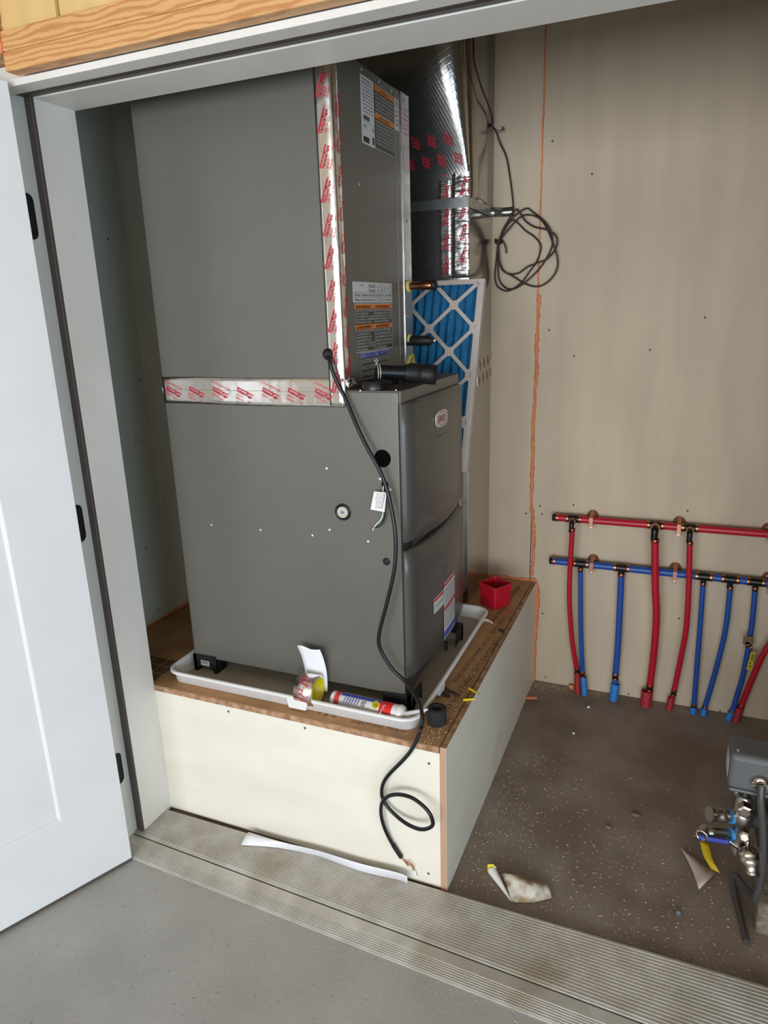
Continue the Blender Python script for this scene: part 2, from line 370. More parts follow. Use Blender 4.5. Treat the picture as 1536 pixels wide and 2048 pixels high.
for (xa,ya),(xb,yb) in (((58,388),(88,480)),((160,1003),(187,1078)),((237,1495),(258,1560))):
    z1=on(xa,ya,'x',-.957).z; z0=on(xb,yb,'x',-.957).z; c=(z0+z1)/2; hh=.051; r=.016; yi=-.146
    P=[V(-.9572,YF-.001,c-hh),V(-.9572,yi-r,c-hh)]+[V(-.9572,yi-r+r*math.sin(t),c-hh+r-r*math.cos(t)) for t in (PI/8,PI/4,3*PI/8,PI/2)]
    P+=[V(-.9572,yi-r+r*math.cos(t),c+hh-r+r*math.sin(t)) for t in (0.001,PI/8,PI/4,3*PI/8,PI/2)]+[V(-.9572,YF-.001,c+hh)]
    m=MB(); m.prism(P,(.0022,0,0)); m.tube([V(-.9535,YF-.009,c-hh),V(-.9535,YF-.009,c+hh)],.0065,10)
    hg=obj('hinge',m,black_m,tr,label='black hinge leaf with rounded corners')
    m=MB()
    for k,(dy,dz) in enumerate(((.010,.036),(.022,.012),(.010,-.012),(.022,-.036))): m.lathe(V(-.955,yi-dy,c+dz),(1,0,0),[(0,.0042),(.0009,.0035),(.0009,.001)],10)
    obj('screw',m,darkm_m,hg)['kind']='stuff'
# pine trim above the head
tr2=struct_root('trim_2',(-.88,YF,2.06))
zw0,zw1,zw2=2.0455,2.083,2.121
m=MB(); m.box(-.874,1.1,-.2405,-.2065,zw0,zw1-.0005); obj('pine_board',m,pine_m,tr2,bevel=.003)
m=MB(); m.box(-.874,1.1,-.2405,-.1975,zw1,zw2); obj('pine_board',m,pine_m,tr2,bevel=.003)
m=MB(); m.box(-.99,1.1,-.1975,YF+.011,HZ+.047,2.5); obj('backing_board',m,pine_m,tr2)
m=MB(); m.box(-.99,-.8752,-.245,-.198,HZ+.0465,2.5); obj('pine_board',m,pine_m,tr2,bevel=.003,label='pine board standing upright left of the header')
m=MB(); m.box(-.874,-.722,-.232,-.198,zw2+.001,2.5); obj('plywood_strip',m,ply_m,tr2,bevel=.001)
m=MB(); m.box(-.7195,1.1,-.224,-.198,zw2+.001,2.5); obj('plywood_strip',m,ply_m,tr2,bevel=.001)
bead([V(-.8735,-.242,z) for z in (2.08,2.14,2.2)],.002,.004,tr2)
# aluminium threshold with ribs
tr3=struct_root('trim_3',(0,-.12,0))
a0=-.955; a1=.955
def sk(x): return -.055*(x+.9)/1.24*0.9      # the sill runs slightly out of square
def sill(y0,y1,z0,z1,name,mat,par=tr3,bev=.001):
    m=MB(); P=[V(a0,y0+sk(a0),z0),V(a1,y0+sk(a1),z0),V(a1,y1,z0),V(a0,y1,z0)]; m.prism(P,(0,0,z1-z0)); return obj(name,m,mat,par,bevel=bev)
def rib(m,y,z,wd=.0026,hh=.0022,k=1.0):
    P=[V(a0,y+sk(a0)*k,z),V(a1,y+sk(a1)*k,z),V(a1,y+wd+sk(a1)*k,z),V(a0,y+wd+sk(a0)*k,z)]; m.prism(P,(0,0,hh))
def sslope(ya,za,yb,zb,name):
    m=MB(); P=[]
    for x in (a0,a1):
        P+= [V(x,ya+sk(x),0),V(x,yb+sk(x),0),V(x,yb+sk(x),zb),V(x,ya+sk(x),za)]
    m.add(P,[(0,1,2,3),(4,7,6,5),(0,4,5,1),(1,5,6,2),(2,6,7,3),(3,7,4,0)]); return obj(name,m,alu_m,tr3)
m=MB(); P=[V(a0,-.142,0),V(a1,-.142+sk(a1),0),V(a1,-.006,0),V(a0,-.022,0)]; m.prism(P,(0,0,.016)); obj('ribbed_plate',m,alu_m,tr3,bevel=.001)
m=MB(); n=19
for i in range(n):
    t=i/(n-1); ya=-.134+t*.106; yb=(-.134+sk(a1))+t*(-.016+.134-sk(a1))
    m.prism([V(a0+.002,ya,.016),V(a1,yb,.016),V(a1,yb+.0028,.016),V(a0+.002,ya+.0028,.016)],(0,0,.0016))
obj('rib',m,alu_m,tr3)['kind']='stuff'
sill(-.1465,-.1420,0,.011,'rubber_bulb',brown_m).data.transform(Matrix()) 
m=MB(); m.prism([V(a0,-.179,0),V(a1,-.179+sk(a1),0),V(a1,-.1465+sk(a1),0),V(a0,-.1465,0)],(0,0,.0145)); obj('smooth_plate',m,alu_m,tr3,bevel=.0015)
sslope(-.216,.004,-.180,.013,'sloped_nose')
m=MB()
for i in range(6):
    y=-.212+i*.0055; z=.0045+(y+.216)/.036*.009; rib(m,y,z-.001,.0022,.0022)
obj('rib',m,alu_m,tr3)['kind']='stuff'
# the open left door leaf
dA=V(-.890,-.224,0); dd=V(-.400,-.9165,0).normalized(); dn=V(.9165,-.400,0).normalized(); W=.91; T=.044
d1=struct_root('door_1',dA)
ZD0,ZD1=.014,2.036
# shaker leaf: field recessed, stiles and rails proud
s0,s1=.166,.744; r0=.245; r1=1.90
m=MB(); m.obox(dA-dn*T+V(0,0,ZD0),dd,V(0,0,1),dn,W,ZD1-ZD0,T-.007); obj('door_field',m,white_m,d1)
m=MB()
def dp(u,z,d): return dA+dd*u+V(0,0,z)+dn*d
def rc(u0,u1,z0,z1,d): return [dp(u0,z0,d),dp(u1,z0,d),dp(u1,z1,d),dp(u0,z1,d)]
q=rc(0,W,ZD0,ZD1,-.0072)+rc(0,W,ZD0,ZD1,-.001)+rc(.001,W-.001,ZD0+.001,ZD1-.001,0)+rc(s0,s1,r0,r1,0)+rc(s0+.003,s1-.003,r0+.003,r1-.003,-.0015)+rc(s0+.008,s1-.008,r0+.008,r1-.008,-.0071)
m.add(q,[(a*4+k,a*4+(k+1)%4,a*4+4+(k+1)%4,a*4+4+k) for a in range(5) for k in range(4)]); obj('face_frame',m,white_m,d1)
m=MB(); m.obox(dA-dn*(T-.004)+V(0,0,.002),dd,V(0,0,1),dn,W,.013,T-.008); obj('door_gap_shade',m,brown_m,d1)  # dark strip painting the shadow line in the clearance under the leaf

# ------------------------------------------------------------------ platform
pf=thing('equipment_platform',(-.6,.6,0),'low plywood box platform with a brown board top under the furnace','platform')
m=MB(); m.box(XL+.002,-.008,0.0,.014,.008,H-.0185); obj('front_panel',m,plywhite_m,pf,bevel=.0008)
m=MB(); m.box(-.0065,.0095,-.002,D-.003,.0,H+.001); obj('side_panel',m,[plywhite_m],pf,bevel=.0008,label='whitened plywood side panel')
m=MB(); m.box(-.0062,.0092,-.0026,-.0021,.001,H); obj('panel_edge',m,plyvert_m,pf,label='bare layered plywood edge at the front corner')
m=MB(); m.box(-.0062,.0094,-.002,D-.004,H+.0011,H+.0018); obj('panel_edge',m,plyedge_m,pf,label='bare brown plywood edge along the top')
m=MB(); m.box(XL+.002,-.010,.0005,D-.003,H-.018,H); obj('deck_board',m,deck_m,pf,bevel=.001)
m=MB(); m.box(XL+.002,-.010,-.0012,.0002,H-.018,H-.001); obj('board_edge',m,plyedge_m,pf)
m=MB()
for x,y in ((457,1423),(610,1456),(858,1527),(857,1747)):
    p=on(x,y,'y',0); m.lathe(p+V(0,-.0006,0),(0,1,0),[(0,.004),(.001,.003)],7)
obj('screw_hole',m,MATS['nail_spot'],pf)['kind']='stuff'
# mill stamps on the deck
m=MB()
zt=H+.0006
def stamp(s,px,py,ang,size,width=None):
    p=on(px,py,'z',zt); u=V(math.cos(ang),math.sin(ang),0); v=V(-math.sin(ang),math.cos(ang),0); text(m,s,p,u,v,size,width)
stamp('RATED SHEATHING 23/32 EXPOSURE 1',880,1446,math.radians(86),.026,.55)
stamp('THIS SIDE DOWN  24 OC  SPAN 48/24',913,1365,math.radians(86),.020,.50)
stamp('EDGE   MILL 421   TONGUE AND GROOVE',990,1243,math.radians(87),.024,.36)
stamp('SHEATHING  PS 2-10',700,1445,math.radians(3),.018,.16)
stamp('T & G',632,1428,math.radians(3),.02,.06)
obj('stamp_print',m,ink_m,pf)
m=MB(); 
for a in range(5):
    for b in range(3):
        m.box(-1.20+a*.052,-1.155+a*.052,.02+b*.045,.058+b*.045,H,H+.0008)
obj('stamp_print',m,ink_m,pf,label='dark printed sticker blocks beside the jamb')
# knot stains
for (x,y,a,b,t) in ((905,1385,.006,.03,1.2),(890,1390,.02,.011,2.6),(1005,1262,.012,.02,.8)):
    p=on(x,y,'z',H+.0004); m=MB(); P=[p+V(math.cos(q)*a*math.cos(t)-math.sin(q)*b*math.sin(t),math.cos(q)*a*math.sin(t)+math.sin(q)*b*math.cos(t),0)*random.uniform(.8,1.1) if False else p+V(math.cos(q)*a*math.cos(t)-math.sin(q)*b*math.sin(t),math.cos(q)*a*math.sin(t)+math.sin(q)*b*math.cos(t),0) for q in [k*PI/8 for k in range(16)]]
    m.prism(P,(0,0,.0008)); obj('knot',m,bark_m,pf)

# ------------------------------------------------------------------ drain pan
def rrect(x0,x1,y0,y1,r,z,n=6):
    P=[]
    for cx,cy,a in ((x1-r,y1-r,0),(x0+r,y1-r,PI/2),(x0+r,y0+r,PI),(x1-r,y0+r,1.5*PI)):
        for k in range(n+1): t=a+PI/2*k/n; P.append(V(cx+r*math.cos(t),cy+r*math.sin(t),z))
    return P
PX0,PX1,PY0,PY1=-.905,-.082,.026,.80
pan=thing('drain_pan',(-.49,.41,H),'shallow white plastic drain pan under the grey furnace','drain pan')
loops=[(.020,.0,.03),(.012,.002,.035),(.006,.030,.045),(0,.033,.05),(-.004,.036,.052),(-.004,.0405,.052),(.0,.043,.05),(.005,.043,.045),(.009,.040,.042),(.012,.034,.04),(.020,.008,.03),(.028,.0045,.025)]
m=MB(); vs=[]; n=28
for ins,z,r in loops: vs+=rrect(PX0+ins,PX1-ins,PY0+ins,PY1-ins,r,H+.0005+z)
fs=[]
for i in range(len(loops)-1):
    for k in range(n): fs.append((i*n+k,i*n+(k+1)%n,(i+1)*n+(k+1)%n,(i+1)*n+k))
m.add(vs,fs,True); m.add(vs[:n],[list(range(n))[::-1]]); obj('tray',m,pan_m,pan)
m=MB(); P=rrect(PX0+.027,PX1-.027,PY0+.027,PY1-.027,.025,H+.0045); m.prism(P,(0,0,.001)); obj('tray_floor',m,pan_in_m,pan,label='dusty brownish pan floor')
m=MB(); m.prism([V(-.475,PY0-.004,H+.038),V(-.405,PY0-.004,H+.038),V(-.412,PY0-.004,H+.006),V(-.468,PY0-.004,H+.006)],(0,.02,0)); obj('drain_lug',m,pan_m,pan,bevel=.003)
m=MB(); m.prism([V(PX1+.004,.21,H+.034),V(PX1+.004,.265,H+.034),V(PX1+.004,.258,H+.012),V(PX1+.004,.217,H+.012)],(-.012,0,0)); obj('drain_lug',m,pan_m,pan,bevel=.003)

# ------------------------------------------------------------------ furnace
fu=thing('furnace',(-.5,.36,ZB),'grey gas furnace with two curved front doors standing in the white pan','furnace')
m=MB(); m.box(FX0,FX1,FY,FYB,ZB,ZT-.001); obj('cabinet',m,paint_m,fu,bevel=.003)
m=MB(); m.box(CX+.002,FX1+.0015,FY-.001,FYB,ZT-.001,ZT+.0012); m.box(FX1+.0005,FX1+.006,FY+.004,FYB+.002,ZT-.028,ZT+.0012); obj('top_cap',m,mk('dusty_cap',(.13,.11,.09),(.08,.06,.045),scale=14,rough=.5,metal=.3),fu)
m=MB(); m.box(FX1+.0061,FX1+.0068,FY+.006,FYB,ZT-.028,ZT); obj('cap_lip',m,paint_m,fu)
m=MB(); m.box(FX1-.004,FX1+.0004,FY+.0005,FYB-.001,ZB+.004,ZT-.03); obj('door_recess',m,mk('shadow_gap_steel',(.045,.042,.038),rough=.5,metal=.3),fu)
def bowed_door(name, ztop, zbot, arc_t, arc_b, bow=.020, th=.016):
    m=MB(); ny=18; nz=10; ya,yb=FY+.006,FYB-.004; x0=FX1+.0006
    def zt_(t): return ztop+arc_t*math.sin(PI*t)
    def zb_(t): return zbot+arc_b*math.sin(PI*t)
    grid=[]
    for i in range(ny+1):
        t=i/ny; y=ya+(yb-ya)*t; b=th+bow*math.sin(PI*t)**.8 if False else th+bow*(1-(2*t-1)**2)
        if i in (0,ny): b=.004
        if i==1: b=min(b,th+.002)
        row=[]
        for j in range(nz+1):
            s=j/nz; z=zb_(t)+(zt_(t)-zb_(t))*s; bb=b
            if j in (0,nz): bb=min(b,.006)
            row.append(V(x0+bb,y,z))
        grid.append(row)
    # pull second ring close to the edge for a rolled border
    for i in range(ny+1):
        grid[i][1].z=grid[i][0].z+.006; grid[i][nz-1].z=grid[i][nz].z-.006
    for j in range(nz+1):
        grid[1][j].y=ya+.007; grid[ny-1][j].y=yb-.007
    vs=[p for r in grid for p in r]; fs=[]; k=nz+1
    for i in range(ny):
        for j in range(nz): a=i*k+j; fs.append((a,a+k,a+k+1,a+1))
    m.add(vs,fs,True)
    # returns to the cabinet
    edge=[(i,0) for i in range(ny+1)]+[(ny,j) for j in range(1,nz+1)]+[(i,nz) for i in range(ny-1,-1,-1)]+[(0,j) for j in range(nz-1,0,-1)]
    ev=[grid[i][j] for i,j in edge]; q=len(ev)
    m.add(ev+[V(x0-.002,p.y,p.z) for p in ev],[(a,q+a,q+(a+1)%q,(a+1)%q) for a in range(q)])
    return obj(name,m,doorp_m,fu)
ud=bowed_door('upper_door',1.319,.957,0,-.012)
ld=bowed_door('lower_door',.935,.564,-.010,0)
m=MB(); m.box(FX1-.003,FX1+.014,FY+.05,FYB-.02,.935,.955); obj('door_catch',m,darkm_m,fu)
# badge
def dx(y): t=(y-FY-.006)/(FYB-FY-.01); return FX1+.0006+.016+.020*(1-(2*t-1)**2)
bc=on(880,836,'x',-.112); by,bz=bc.y,bc.z
sl=(dx(by+.03)-dx(by-.03))/.06; bu=V(sl,1,0).normalized(); bn=V(1,-sl,0).normalized()
def oval(c,u,v,a,b,p=3.2,n=28): 
    P=[]
    for k in range(n):
        t=2*PI*k/n; cx=abs(math.cos(t))**(2/p)*(1 if math.cos(t)>=0 else -1); sx=abs(math.sin(t))**(2/p)*(1 if math.sin(t)>=0 else -1)
        P.append(c+u*a*cx+v*b*sx)
    return P
bo=V(dx(by)+.0005,by,bz)
m=MB(); m.prism(oval(bo,bu,V(0,0,1),.048,.023),bn*.003); bg=obj('badge',m,mk('badge_silver',(.55,.50,.46),rough=.35,metal=.2),ud)
m=MB(); text(m,'LENNOX',bo+bn*.0034-bu*.036-V(0,0,.0095),bu,V(0,0,1),.027,.062,.0012)
ORG[bg.name]=ORG[ud.name]
def arc(c,u,v,n_,a,b,t0,t1,wd,m,seg=16):
    for k in range(seg):
        q0=t0+(t1-t0)*k/seg; q1=t0+(t1-t0)*(k+1)/seg
        P=[c+u*math.cos(q0)*a+v*math.sin(q0)*b,c+u*math.cos(q1)*a+v*math.sin(q1)*b,c+u*math.cos(q1)*(a-wd)+v*math.sin(q1)*(b-wd),c+u*math.cos(q0)*(a-wd)+v*math.sin(q0)*(b-wd)]
        m.add([p+n_*.0034 for p in P],[(0,1,2,3)])
arc(bo,bu,V(0,0,1),bn,.043,.019,-1.9,1.9,.0018,m)
# lettering stays a child of the door (third level is not used)
obj('badge_lettering',m,mk('badge_red',(.42,.09,.08),rough=.5),ud)
# recessed line under the badge, warning labels on the lower door
m=MB(); m.obox(V(dx(by)+.0002,by-.045,bz-.048),bu,V(0,0,1),bn,.09,.0012,.0012); obj('pressed_line',m,paint_m,ud)
def lab(m,mi,y0,y1,za0,za1,off,fx): 
    pass
def door_label(y0,y1,z0,z1,stripes,rows):
    nx=5; m=MB()
    def P(y,z,o): 
        s=(dx(y+.01)-dx(y-.01))/.02; return V(dx(y),y,z)+V(1,-s,0).normalized()*o
    def band(ya,yb,za,zb,o,mi):
        m.cur=mi
        for k in range(nx):
            a=ya+(yb-ya)*k/nx; b=ya+(yb-ya)*(k+1)/nx
            m.add([P(a,za,o),P(b,za,o),P(b,zb,o),P(a,zb,o)],[(0,1,2,3)])
    band(y0,y1,z0,z1,.0012,0)
    for (za,zb,mi) in stripes: band(y0+.002,y1-.002,za,zb,.0016,mi)
    m.cur=3
    z=z1-.03
    for s in rows:
        if z<z0+.008: break
        if any(za-.008<z<zb+.002 for za,zb,mi in stripes): z-=.012; continue
        ua=(P(y1,z,0)-P(y0,z,0)).normalized(); text(m,s,P(y0+.006,z,.0028+.001),ua,V(0,0,1),.0085,(y1-y0)-.014); z-=.0115
    o=obj('warning_label',m,[label_white_m,label_red_m,label_blue_m,black_ink_m],ld); return o
yA=on(884,1250,'x',-.115).y; yB=on(904,1200,'x',-.12).y; yC=on(865,1210,'x',-.115).y
zA1=on(884,1168,'x',-.112).z; zA0=on(884,1282,'x',-.112).z; zm=on(884,1222,'x',-.112).z
door_label(yA,yB+.005,zA0,zA1,[(zA1-.014,zA1-.004,1),(zm-.006,zm+.005,1),(zA0+.004,zA0+.024,2)],['WARNING: FIRE OR EXPLOSION HAZARD','Failure to follow safety warnings','exactly could result in serious','injury, death or property damage.','Do not store or use gasoline or','other flammable vapors and liquids','in the vicinity of this appliance.','WHAT TO DO IF YOU SMELL GAS','Do not try to light any appliance.','Leave the building immediately.','Installation and service must be','performed by a qualified installer','service agency or gas supplier.','For your safety read first']*2)
zC1=on(866,1197,'x',-.115).z; zC0=on(866,1228,'x',-.115).z
door_label(yC,yA-.002,zC0-.0,zC1,[(zC1-.012,zC1-.003,1)],['FOR YOUR SAFETY','Turn off all electric','power before opening','the blower door panel.']*2)
# door handle dimple on lower door
m=MB(); p=on(893,1140,'x',-.112); arc(V(dx(p.y)+.0005,p.y,p.z),V(0,1,0),V(0,0,1),V(1,0,0),.03,.022,PI*.45,PI*1.15,.003,m); obj('finger_pull',m,darkm_m,ld)
# openings and plugs on the left-hand cabinet side
def disc(mm,px,py,r,mat,name,d=.002,seg=24,par=fu):
    p=on(px,py,'y',FY); mm.lathe(p+V(0,.001,0),(0,-1,0),[(0,r),(d,r)],seg); return p
for px,py,r,nm_ in ((765,917,.0215,'pipe_opening'),(770,969,.0085,'wire_opening')):
    p=on(px,py,'y',FY); m=MB(); m.lathe(p+V(0,.0004,0),(0,-1,0),[(0,r+.0015),(.0015,r+.001),(.0015,r-.001),(.0006,r-.002)],28); obj(nm_,m,hole_m,fu)
p=on(773,1123,'y',FY); m=MB(); m.lathe(p,(0,-1,0),[(0,.0105),(.002,.010),(.003,.007),(.003,.002)],20); obj('plug',m,black_m,fu)
p=on(686,1024,'y',FY); m=MB(); m.lathe(p,(0,-1,0),[(0,.0235),(.003,.0225),(.0035,.018),(.001,.0165)],28); obj('port_ring',m,darkm_m,fu)
m=MB(); m.lathe(p+V(0,-.0008,0),(0,-1,0),[(0,.0155),(.003,.0155),(.0045,.0145),(.0045,.0115),(.003,.0112)],28); obj('sight_bezel',m,mk('sight_ring',(.55,.53,.42),rough=.35),fu)
m=MB(); m.lathe(p+V(0,-.0032,0),(0,-1,0),[(0,.011),(.0004,.011)],24); 
sg=obj('sight_glass',m,mk('sight_glass',(.34,.40,.42),(.20,.25,.30),scale=120,rough=.2),fu)
m=MB(); m.box(p.x-.004,p.x+.004,p.y-.0044,p.y-.0038,p.z-.004,p.z+.004)
for k in range(8):
    q=2*PI*k/8; m.box(p.x+.0085*math.cos(q)-.0009,p.x+.0085*math.cos(q)+.0009,p.y-.0042,p.y-.0038,p.z+.0085*math.sin(q)-.0012,p.z+.0085*math.sin(q)+.0012)
obj('sight_mark',m,mk('sight_blue',(.08,.16,.4),rough=.4),fu)
scm=mk('screw_zinc',(.62,.61,.58),rough=.3,metal=.8)
def screw_mesh(r=.0038):
    m=MB(); m.lathe((0,0,0),(0,-1,0),[(0,r),(.0008,r),(.001,r*.72),(.0026,r*.66),(.003,r*.3)],10); me=bpy.data.meshes.new('screw'); me.from_pydata([tuple(v) for v in m.v],[],m.f); me.materials.append(scm); return me
SM=screw_mesh()
def screw(p, n, par):
    o=bpy.data.objects.new('screw',SM); COL.objects.link(o); o.parent=par; o.location=p-ORG[par.name]; o.rotation_mode='QUATERNION'; o.rotation_quaternion=Vector((0,-1,0)).rotation_difference(Vector(n)); return o
for px,py in ((653,937),(423,1050),(521,1060),(625,1071),(659,1060),(736,1083),(760,958),(780,980)): screw(on(px,py,'y',FY),(0,-1,0),fu)
for px,py in ((721,782),(792,781)): screw(on(px,py,'z',ZT+.001),(0,0,1),fu)
# feet
m=MB(); x0,x1=FX0-.003,FX0+.082
m.prism([V(x0,FY-.004,ZB+.008),V(x1,FY-.004,ZB+.010),V(x1,FY-.004,H+.012),V(x1-.014,FY-.004,H+.016),V(x1-.026,FY-.004,H+.026),V(x0+.026,FY-.004,H+.026),V(x0+.016,FY-.004,H+.016),V(x0+.004,FY-.004,H+.006)],(0,.004,0))
m.box(x0,x0+.012,FY-.004,FY+.08,H+.0055,ZB+.008); m.box(x1-.012,x1,FY-.003,FY+.05,H+.0055,ZB); ft=obj('foot',m,black_m,fu)
m=MB(); m.box(x0+.028,x0+.060,FY-.0048,FY-.0042,H+.028,H+.046); obj('foot_sticker',m,mk('sticker_silver',(.40,.40,.39),rough=.4),fu)
m=MB()
for k in range(9): m.box(x0+.031+k*.0028,x0+.0325+k*.0028,FY-.0052,FY-.0048,H+.037,H+.044)
text(m,'HVAC BOOT',V(x0+.030,FY-.0052,H+.031),(1,0,0),(0,0,1),.006,.027) if False else None
obj('foot_sticker_bars',m,black_ink_m,fu)
def corner_foot(sx,sy,cx,cy):
    m=MB(); a=cx; b=cy
    m.prism([V(a,b-sy*.004,ZB+.008),V(a-sx*.085,b-sy*.004,ZB+.004),V(a-sx*.085,b-sy*.004,H+.012),V(a-sx*.06,b-sy*.004,H+.03),V(a-sx*.02,b-sy*.004,H+.02),V(a,b-sy*.004,H+.0056)],(0,sy*.003,0))
    m.prism([V(a+sx*.004,b,ZB+.010),V(a+sx*.004,b+sy*.075,ZB+.010),V(a+sx*.004,b+sy*.075,H+.010),V(a+sx*.004,b+sy*.055,H+.028),V(a+sx*.004,b+sy*.02,H+.02),V(a+sx*.004,b,H+.0056)],(-sx*.003,0,0))
    m.box(min(a-sx*.012,a+sx*.004),max(a-sx*.012,a+sx*.004),min(b-sy*.004,b+sy*.012),max(b-sy*.004,b+sy*.012),H+.0056,ZB+.008)
    return obj('foot',m,black_m,fu)
corner_foot(1,1,FX1+.018,FY+.001); corner_foot(1,-1,FX1+.018,FYB-.002); corner_foot(-1,-1,FX0,FYB)
m=MB(); m.tube([V(FX1+.004,.47,ZB-.002),V(FX1+.004,.47,ZB-.03)],.006,8); obj('drain_stub',m,black_m,fu)
# power pigtail with tag
hp=on(770,969,'y',FY)
def wire(pts,r,mat,name,par,k=6): 
    m=MB(); m.tube(cr(pts,k),r,7); return obj(name,m,mat,par)
def pf_(px,py,y): return on(px,py,'y',y)
wire([hp+V(0,.0,0),pf_(769,985,.100),pf_(768,1000,.098),pf_(770,1030,.100),pf_(762,1050,.102),pf_(752,1055,.103)],.0016,darkm_m,'lead_wire',fu)
wire([hp+V(-.003,0,0),pf_(766,985,.100),pf_(767,1010,.099),pf_(764,1035,.101),pf_(750,1052,.103),pf_(745,1060,.103)],.0015,paper_m,'lead_wire',fu)
wire([hp+V(-.001,0,0),pf_(767,990,.101),pf_(768,1020,.100),pf_(764,1045,.102),pf_(758,1051,.103)],.0014,mk('green_wire',(.03,.12,.06),rough=.4),'lead_wire',fu)
wire([pf_(752,1053,.1025),pf_(746,1056,.1030),pf_(741,1059,.1030)],.0013,copper_m,'bare_wire_end',fu)
m=MB(); tg=[pf_(748,983,.094),pf_(773,985,.094),pf_(769,1024,.094),pf_(741,1019,.094)]; m.prism(tg,(0,.0006,0)); tl=obj('wire_tag',m,mk('tag_white',(.78,.77,.75),rough=.5),fu)
u=(tg[3]-tg[0]).normalized(); v=(tg[1]-tg[0]).normalized(); m=MB()
for k,s in enumerate(['CAUTION LINE VOLTAGE','SEE WIRING DIAGRAM','Connect copper only','use listed connector','for field wiring inside','this control box and','follow local codes']):
    text(m,s,tg[0]+u*.003+v*(.030-k*.0036)+V(0,-.0005,0),u,v,.0034,.042 if k<6 else .02,.0004 if k<1 else 0)
obj('tag_print',m,black_ink_m,fu)

# ------------------------------------------------------------------ evaporator coil cabinet on top
ec=thing('coil_cabinet',(-.57,.36,ZT),'tall grey evaporator coil cabinet taped on top of the furnace','coil cabinet')
m=MB(); m.box(FX0,CX,FY,.535,ZT+.0015,CZ); obj('casing',m,paint_m,ec,bevel=.0025)
m=MB(); m.box(FX0,CX-.003,.5352,.555,ZT+.0015,CZ); m.box(FX0,CX-.0005,.555,.618,ZT+.0015,CZ+.004); obj('side_flange',m,galv_m,ec,bevel=.001,label='bare galvanised edge panel at the back corner')
m=MB(); m.box(CX-.012,CX+.0012,.505,.536,ZT+.0015,CZ-.0005); obj('access_panel_edge',m,paint_m,ec,bevel=.001)
for y in (.185,.292,.400,.487,.585): screw(V(CX,y,CZ-.012),(1,0,0),ec)
screw(on(718,369,'x',CX),(1,0,0),ec); screw(on(815,632,'x',CX),(1,0,0),ec); screw(on(815,442,'x',CX),(1,0,0),ec)
def plate(px4, mat, name, par, off=.0008, th=.0006):
    P=[on(x,y,'x',CX+off) for x,y in px4]; m=MB(); m.prism(P,(th,0,0)); return obj(name,m,mat,par)
def rectyz(m,y0,y1,z0,z1,x): m.add([(x,y0,z0),(x,y1,z0),(x,y1,z1),(x,y0,z1)],[(0,1,2,3)])
def lines(m,y0,y1,z1,rows,dz,size,x,width=True):
    z=z1
    for s in rows: text(m,s,V(x,y0,z),(0,1,0),(0,0,1),size,(y1-y0) if width else None); z-=dz
# (a) charge table
m=MB(); xx=CX+.0006; y0,y1,z0,z1=.190,.451,1.561,1.612
m.box(CX+.0002,xx,y0,y1,z0,z1); obj('charge_label',m,label_white_m,ec,label='white charge table sticker')
m=MB(); x2=xx+.0005
text(m,'Charge (lb)',V(x2,.286,1.6005),(0,1,0),(0,0,1),.0115,.046); text(m,'Charge (kg)',V(x2,.286,1.5885),(0,1,0),(0,0,1),.0115,.046)
for k,(a,b) in enumerate((('10','4.5'),('15','6.8'),('20','9.1'),('25','11.3'),('30','13.6'))):
    text(m,a,V(x2,.345+k*.022,1.6005),(0,1,0),(0,0,1),.0105,.010); text(m,b,V(x2,.345+k*.022,1.5885),(0,1,0),(0,0,1),.0105,.013)
text(m,'Minimum Conditioned Area (ft2) 145.8 218.6 291.5 374.4 448.8',V(x2,.198,1.5765),(0,1,0),(0,0,1),.0105,.248)
text(m,'Minimum Conditioned Area (m2)  13.5  20.3  27.1  34.8  41.6',V(x2,.198,1.5645),(0,1,0),(0,0,1),.0105,.248)
for z in (1.5985,1.586,1.574): rectyz(m,(.280 if z>1.59 else .193),.448,z,z+.0006,x2)
text(m,'FTP-LE',V(x2,.234,1.602),(0,1,0),(0,0,1),.006,.022)
obj('charge_label_print',m,black_ink_m,ec)
# (b) warning / (c) notice labels
def warn(y0,y1,z0,z1,cols,heads,headmat,name,lab_):
    m=MB(); m.box(CX+.0002,CX+.0007,y0,y1,z0,z1); obj(name,m,label_black_m,ec,label=lab_)
    m=MB(); x=CX+.0011; t=.0016
    rectyz(m,y0,y1,z0,z0+t,x);rectyz(m,y0,y1,z1-t,z1,x);rectyz(m,y0,y0+t,z0,z1,x);rectyz(m,y1-t,y1,z0,z1,x);ym=(y0+y1)/2;rectyz(m,ym-t/2,ym+t/2,z0,z1,x)
    hm=MB(); bt=MB()
    for k,(zh,words) in enumerate(heads):
        for j,(a,b) in enumerate(((y0+t,ym-t/2),(ym+t/2,y1-t))):
            rectyz(hm,a,b,zh-.0125,zh,x+.0001)
            text(bt,words[j],V(x+.0004,a+.02,zh-.0105),(0,1,0),(0,0,1),.0105,(b-a)-.04,.0006)
            pts=[V(x+.0004,a+.009,zh-.0105),V(x+.0004,a+.018,zh-.0105),V(x+.0004,a+.0135,zh-.002)]; bt.add(pts,[(0,1,2)])
            rows=cols[k][j]; n=len(rows); zn=(heads[k+1][0] if k+1<len(heads) else z0); dz=(zh-.0125-zn-.002)/n
            for i,s in enumerate(rows): text(m,s,V(x+.0002,a+.004,zh-.0125-dz*(i+.85)),(0,1,0),(0,0,1),dz*.98,min((b-a)-.007,len(s)*.0062))
    obj(name+'_header',hm,headmat,ec); obj(name+'_heading_print',bt,black_ink_m if headmat is label_orange_m else white_ink_m,ec); obj(name+'_print',m,white_ink_m,ec)
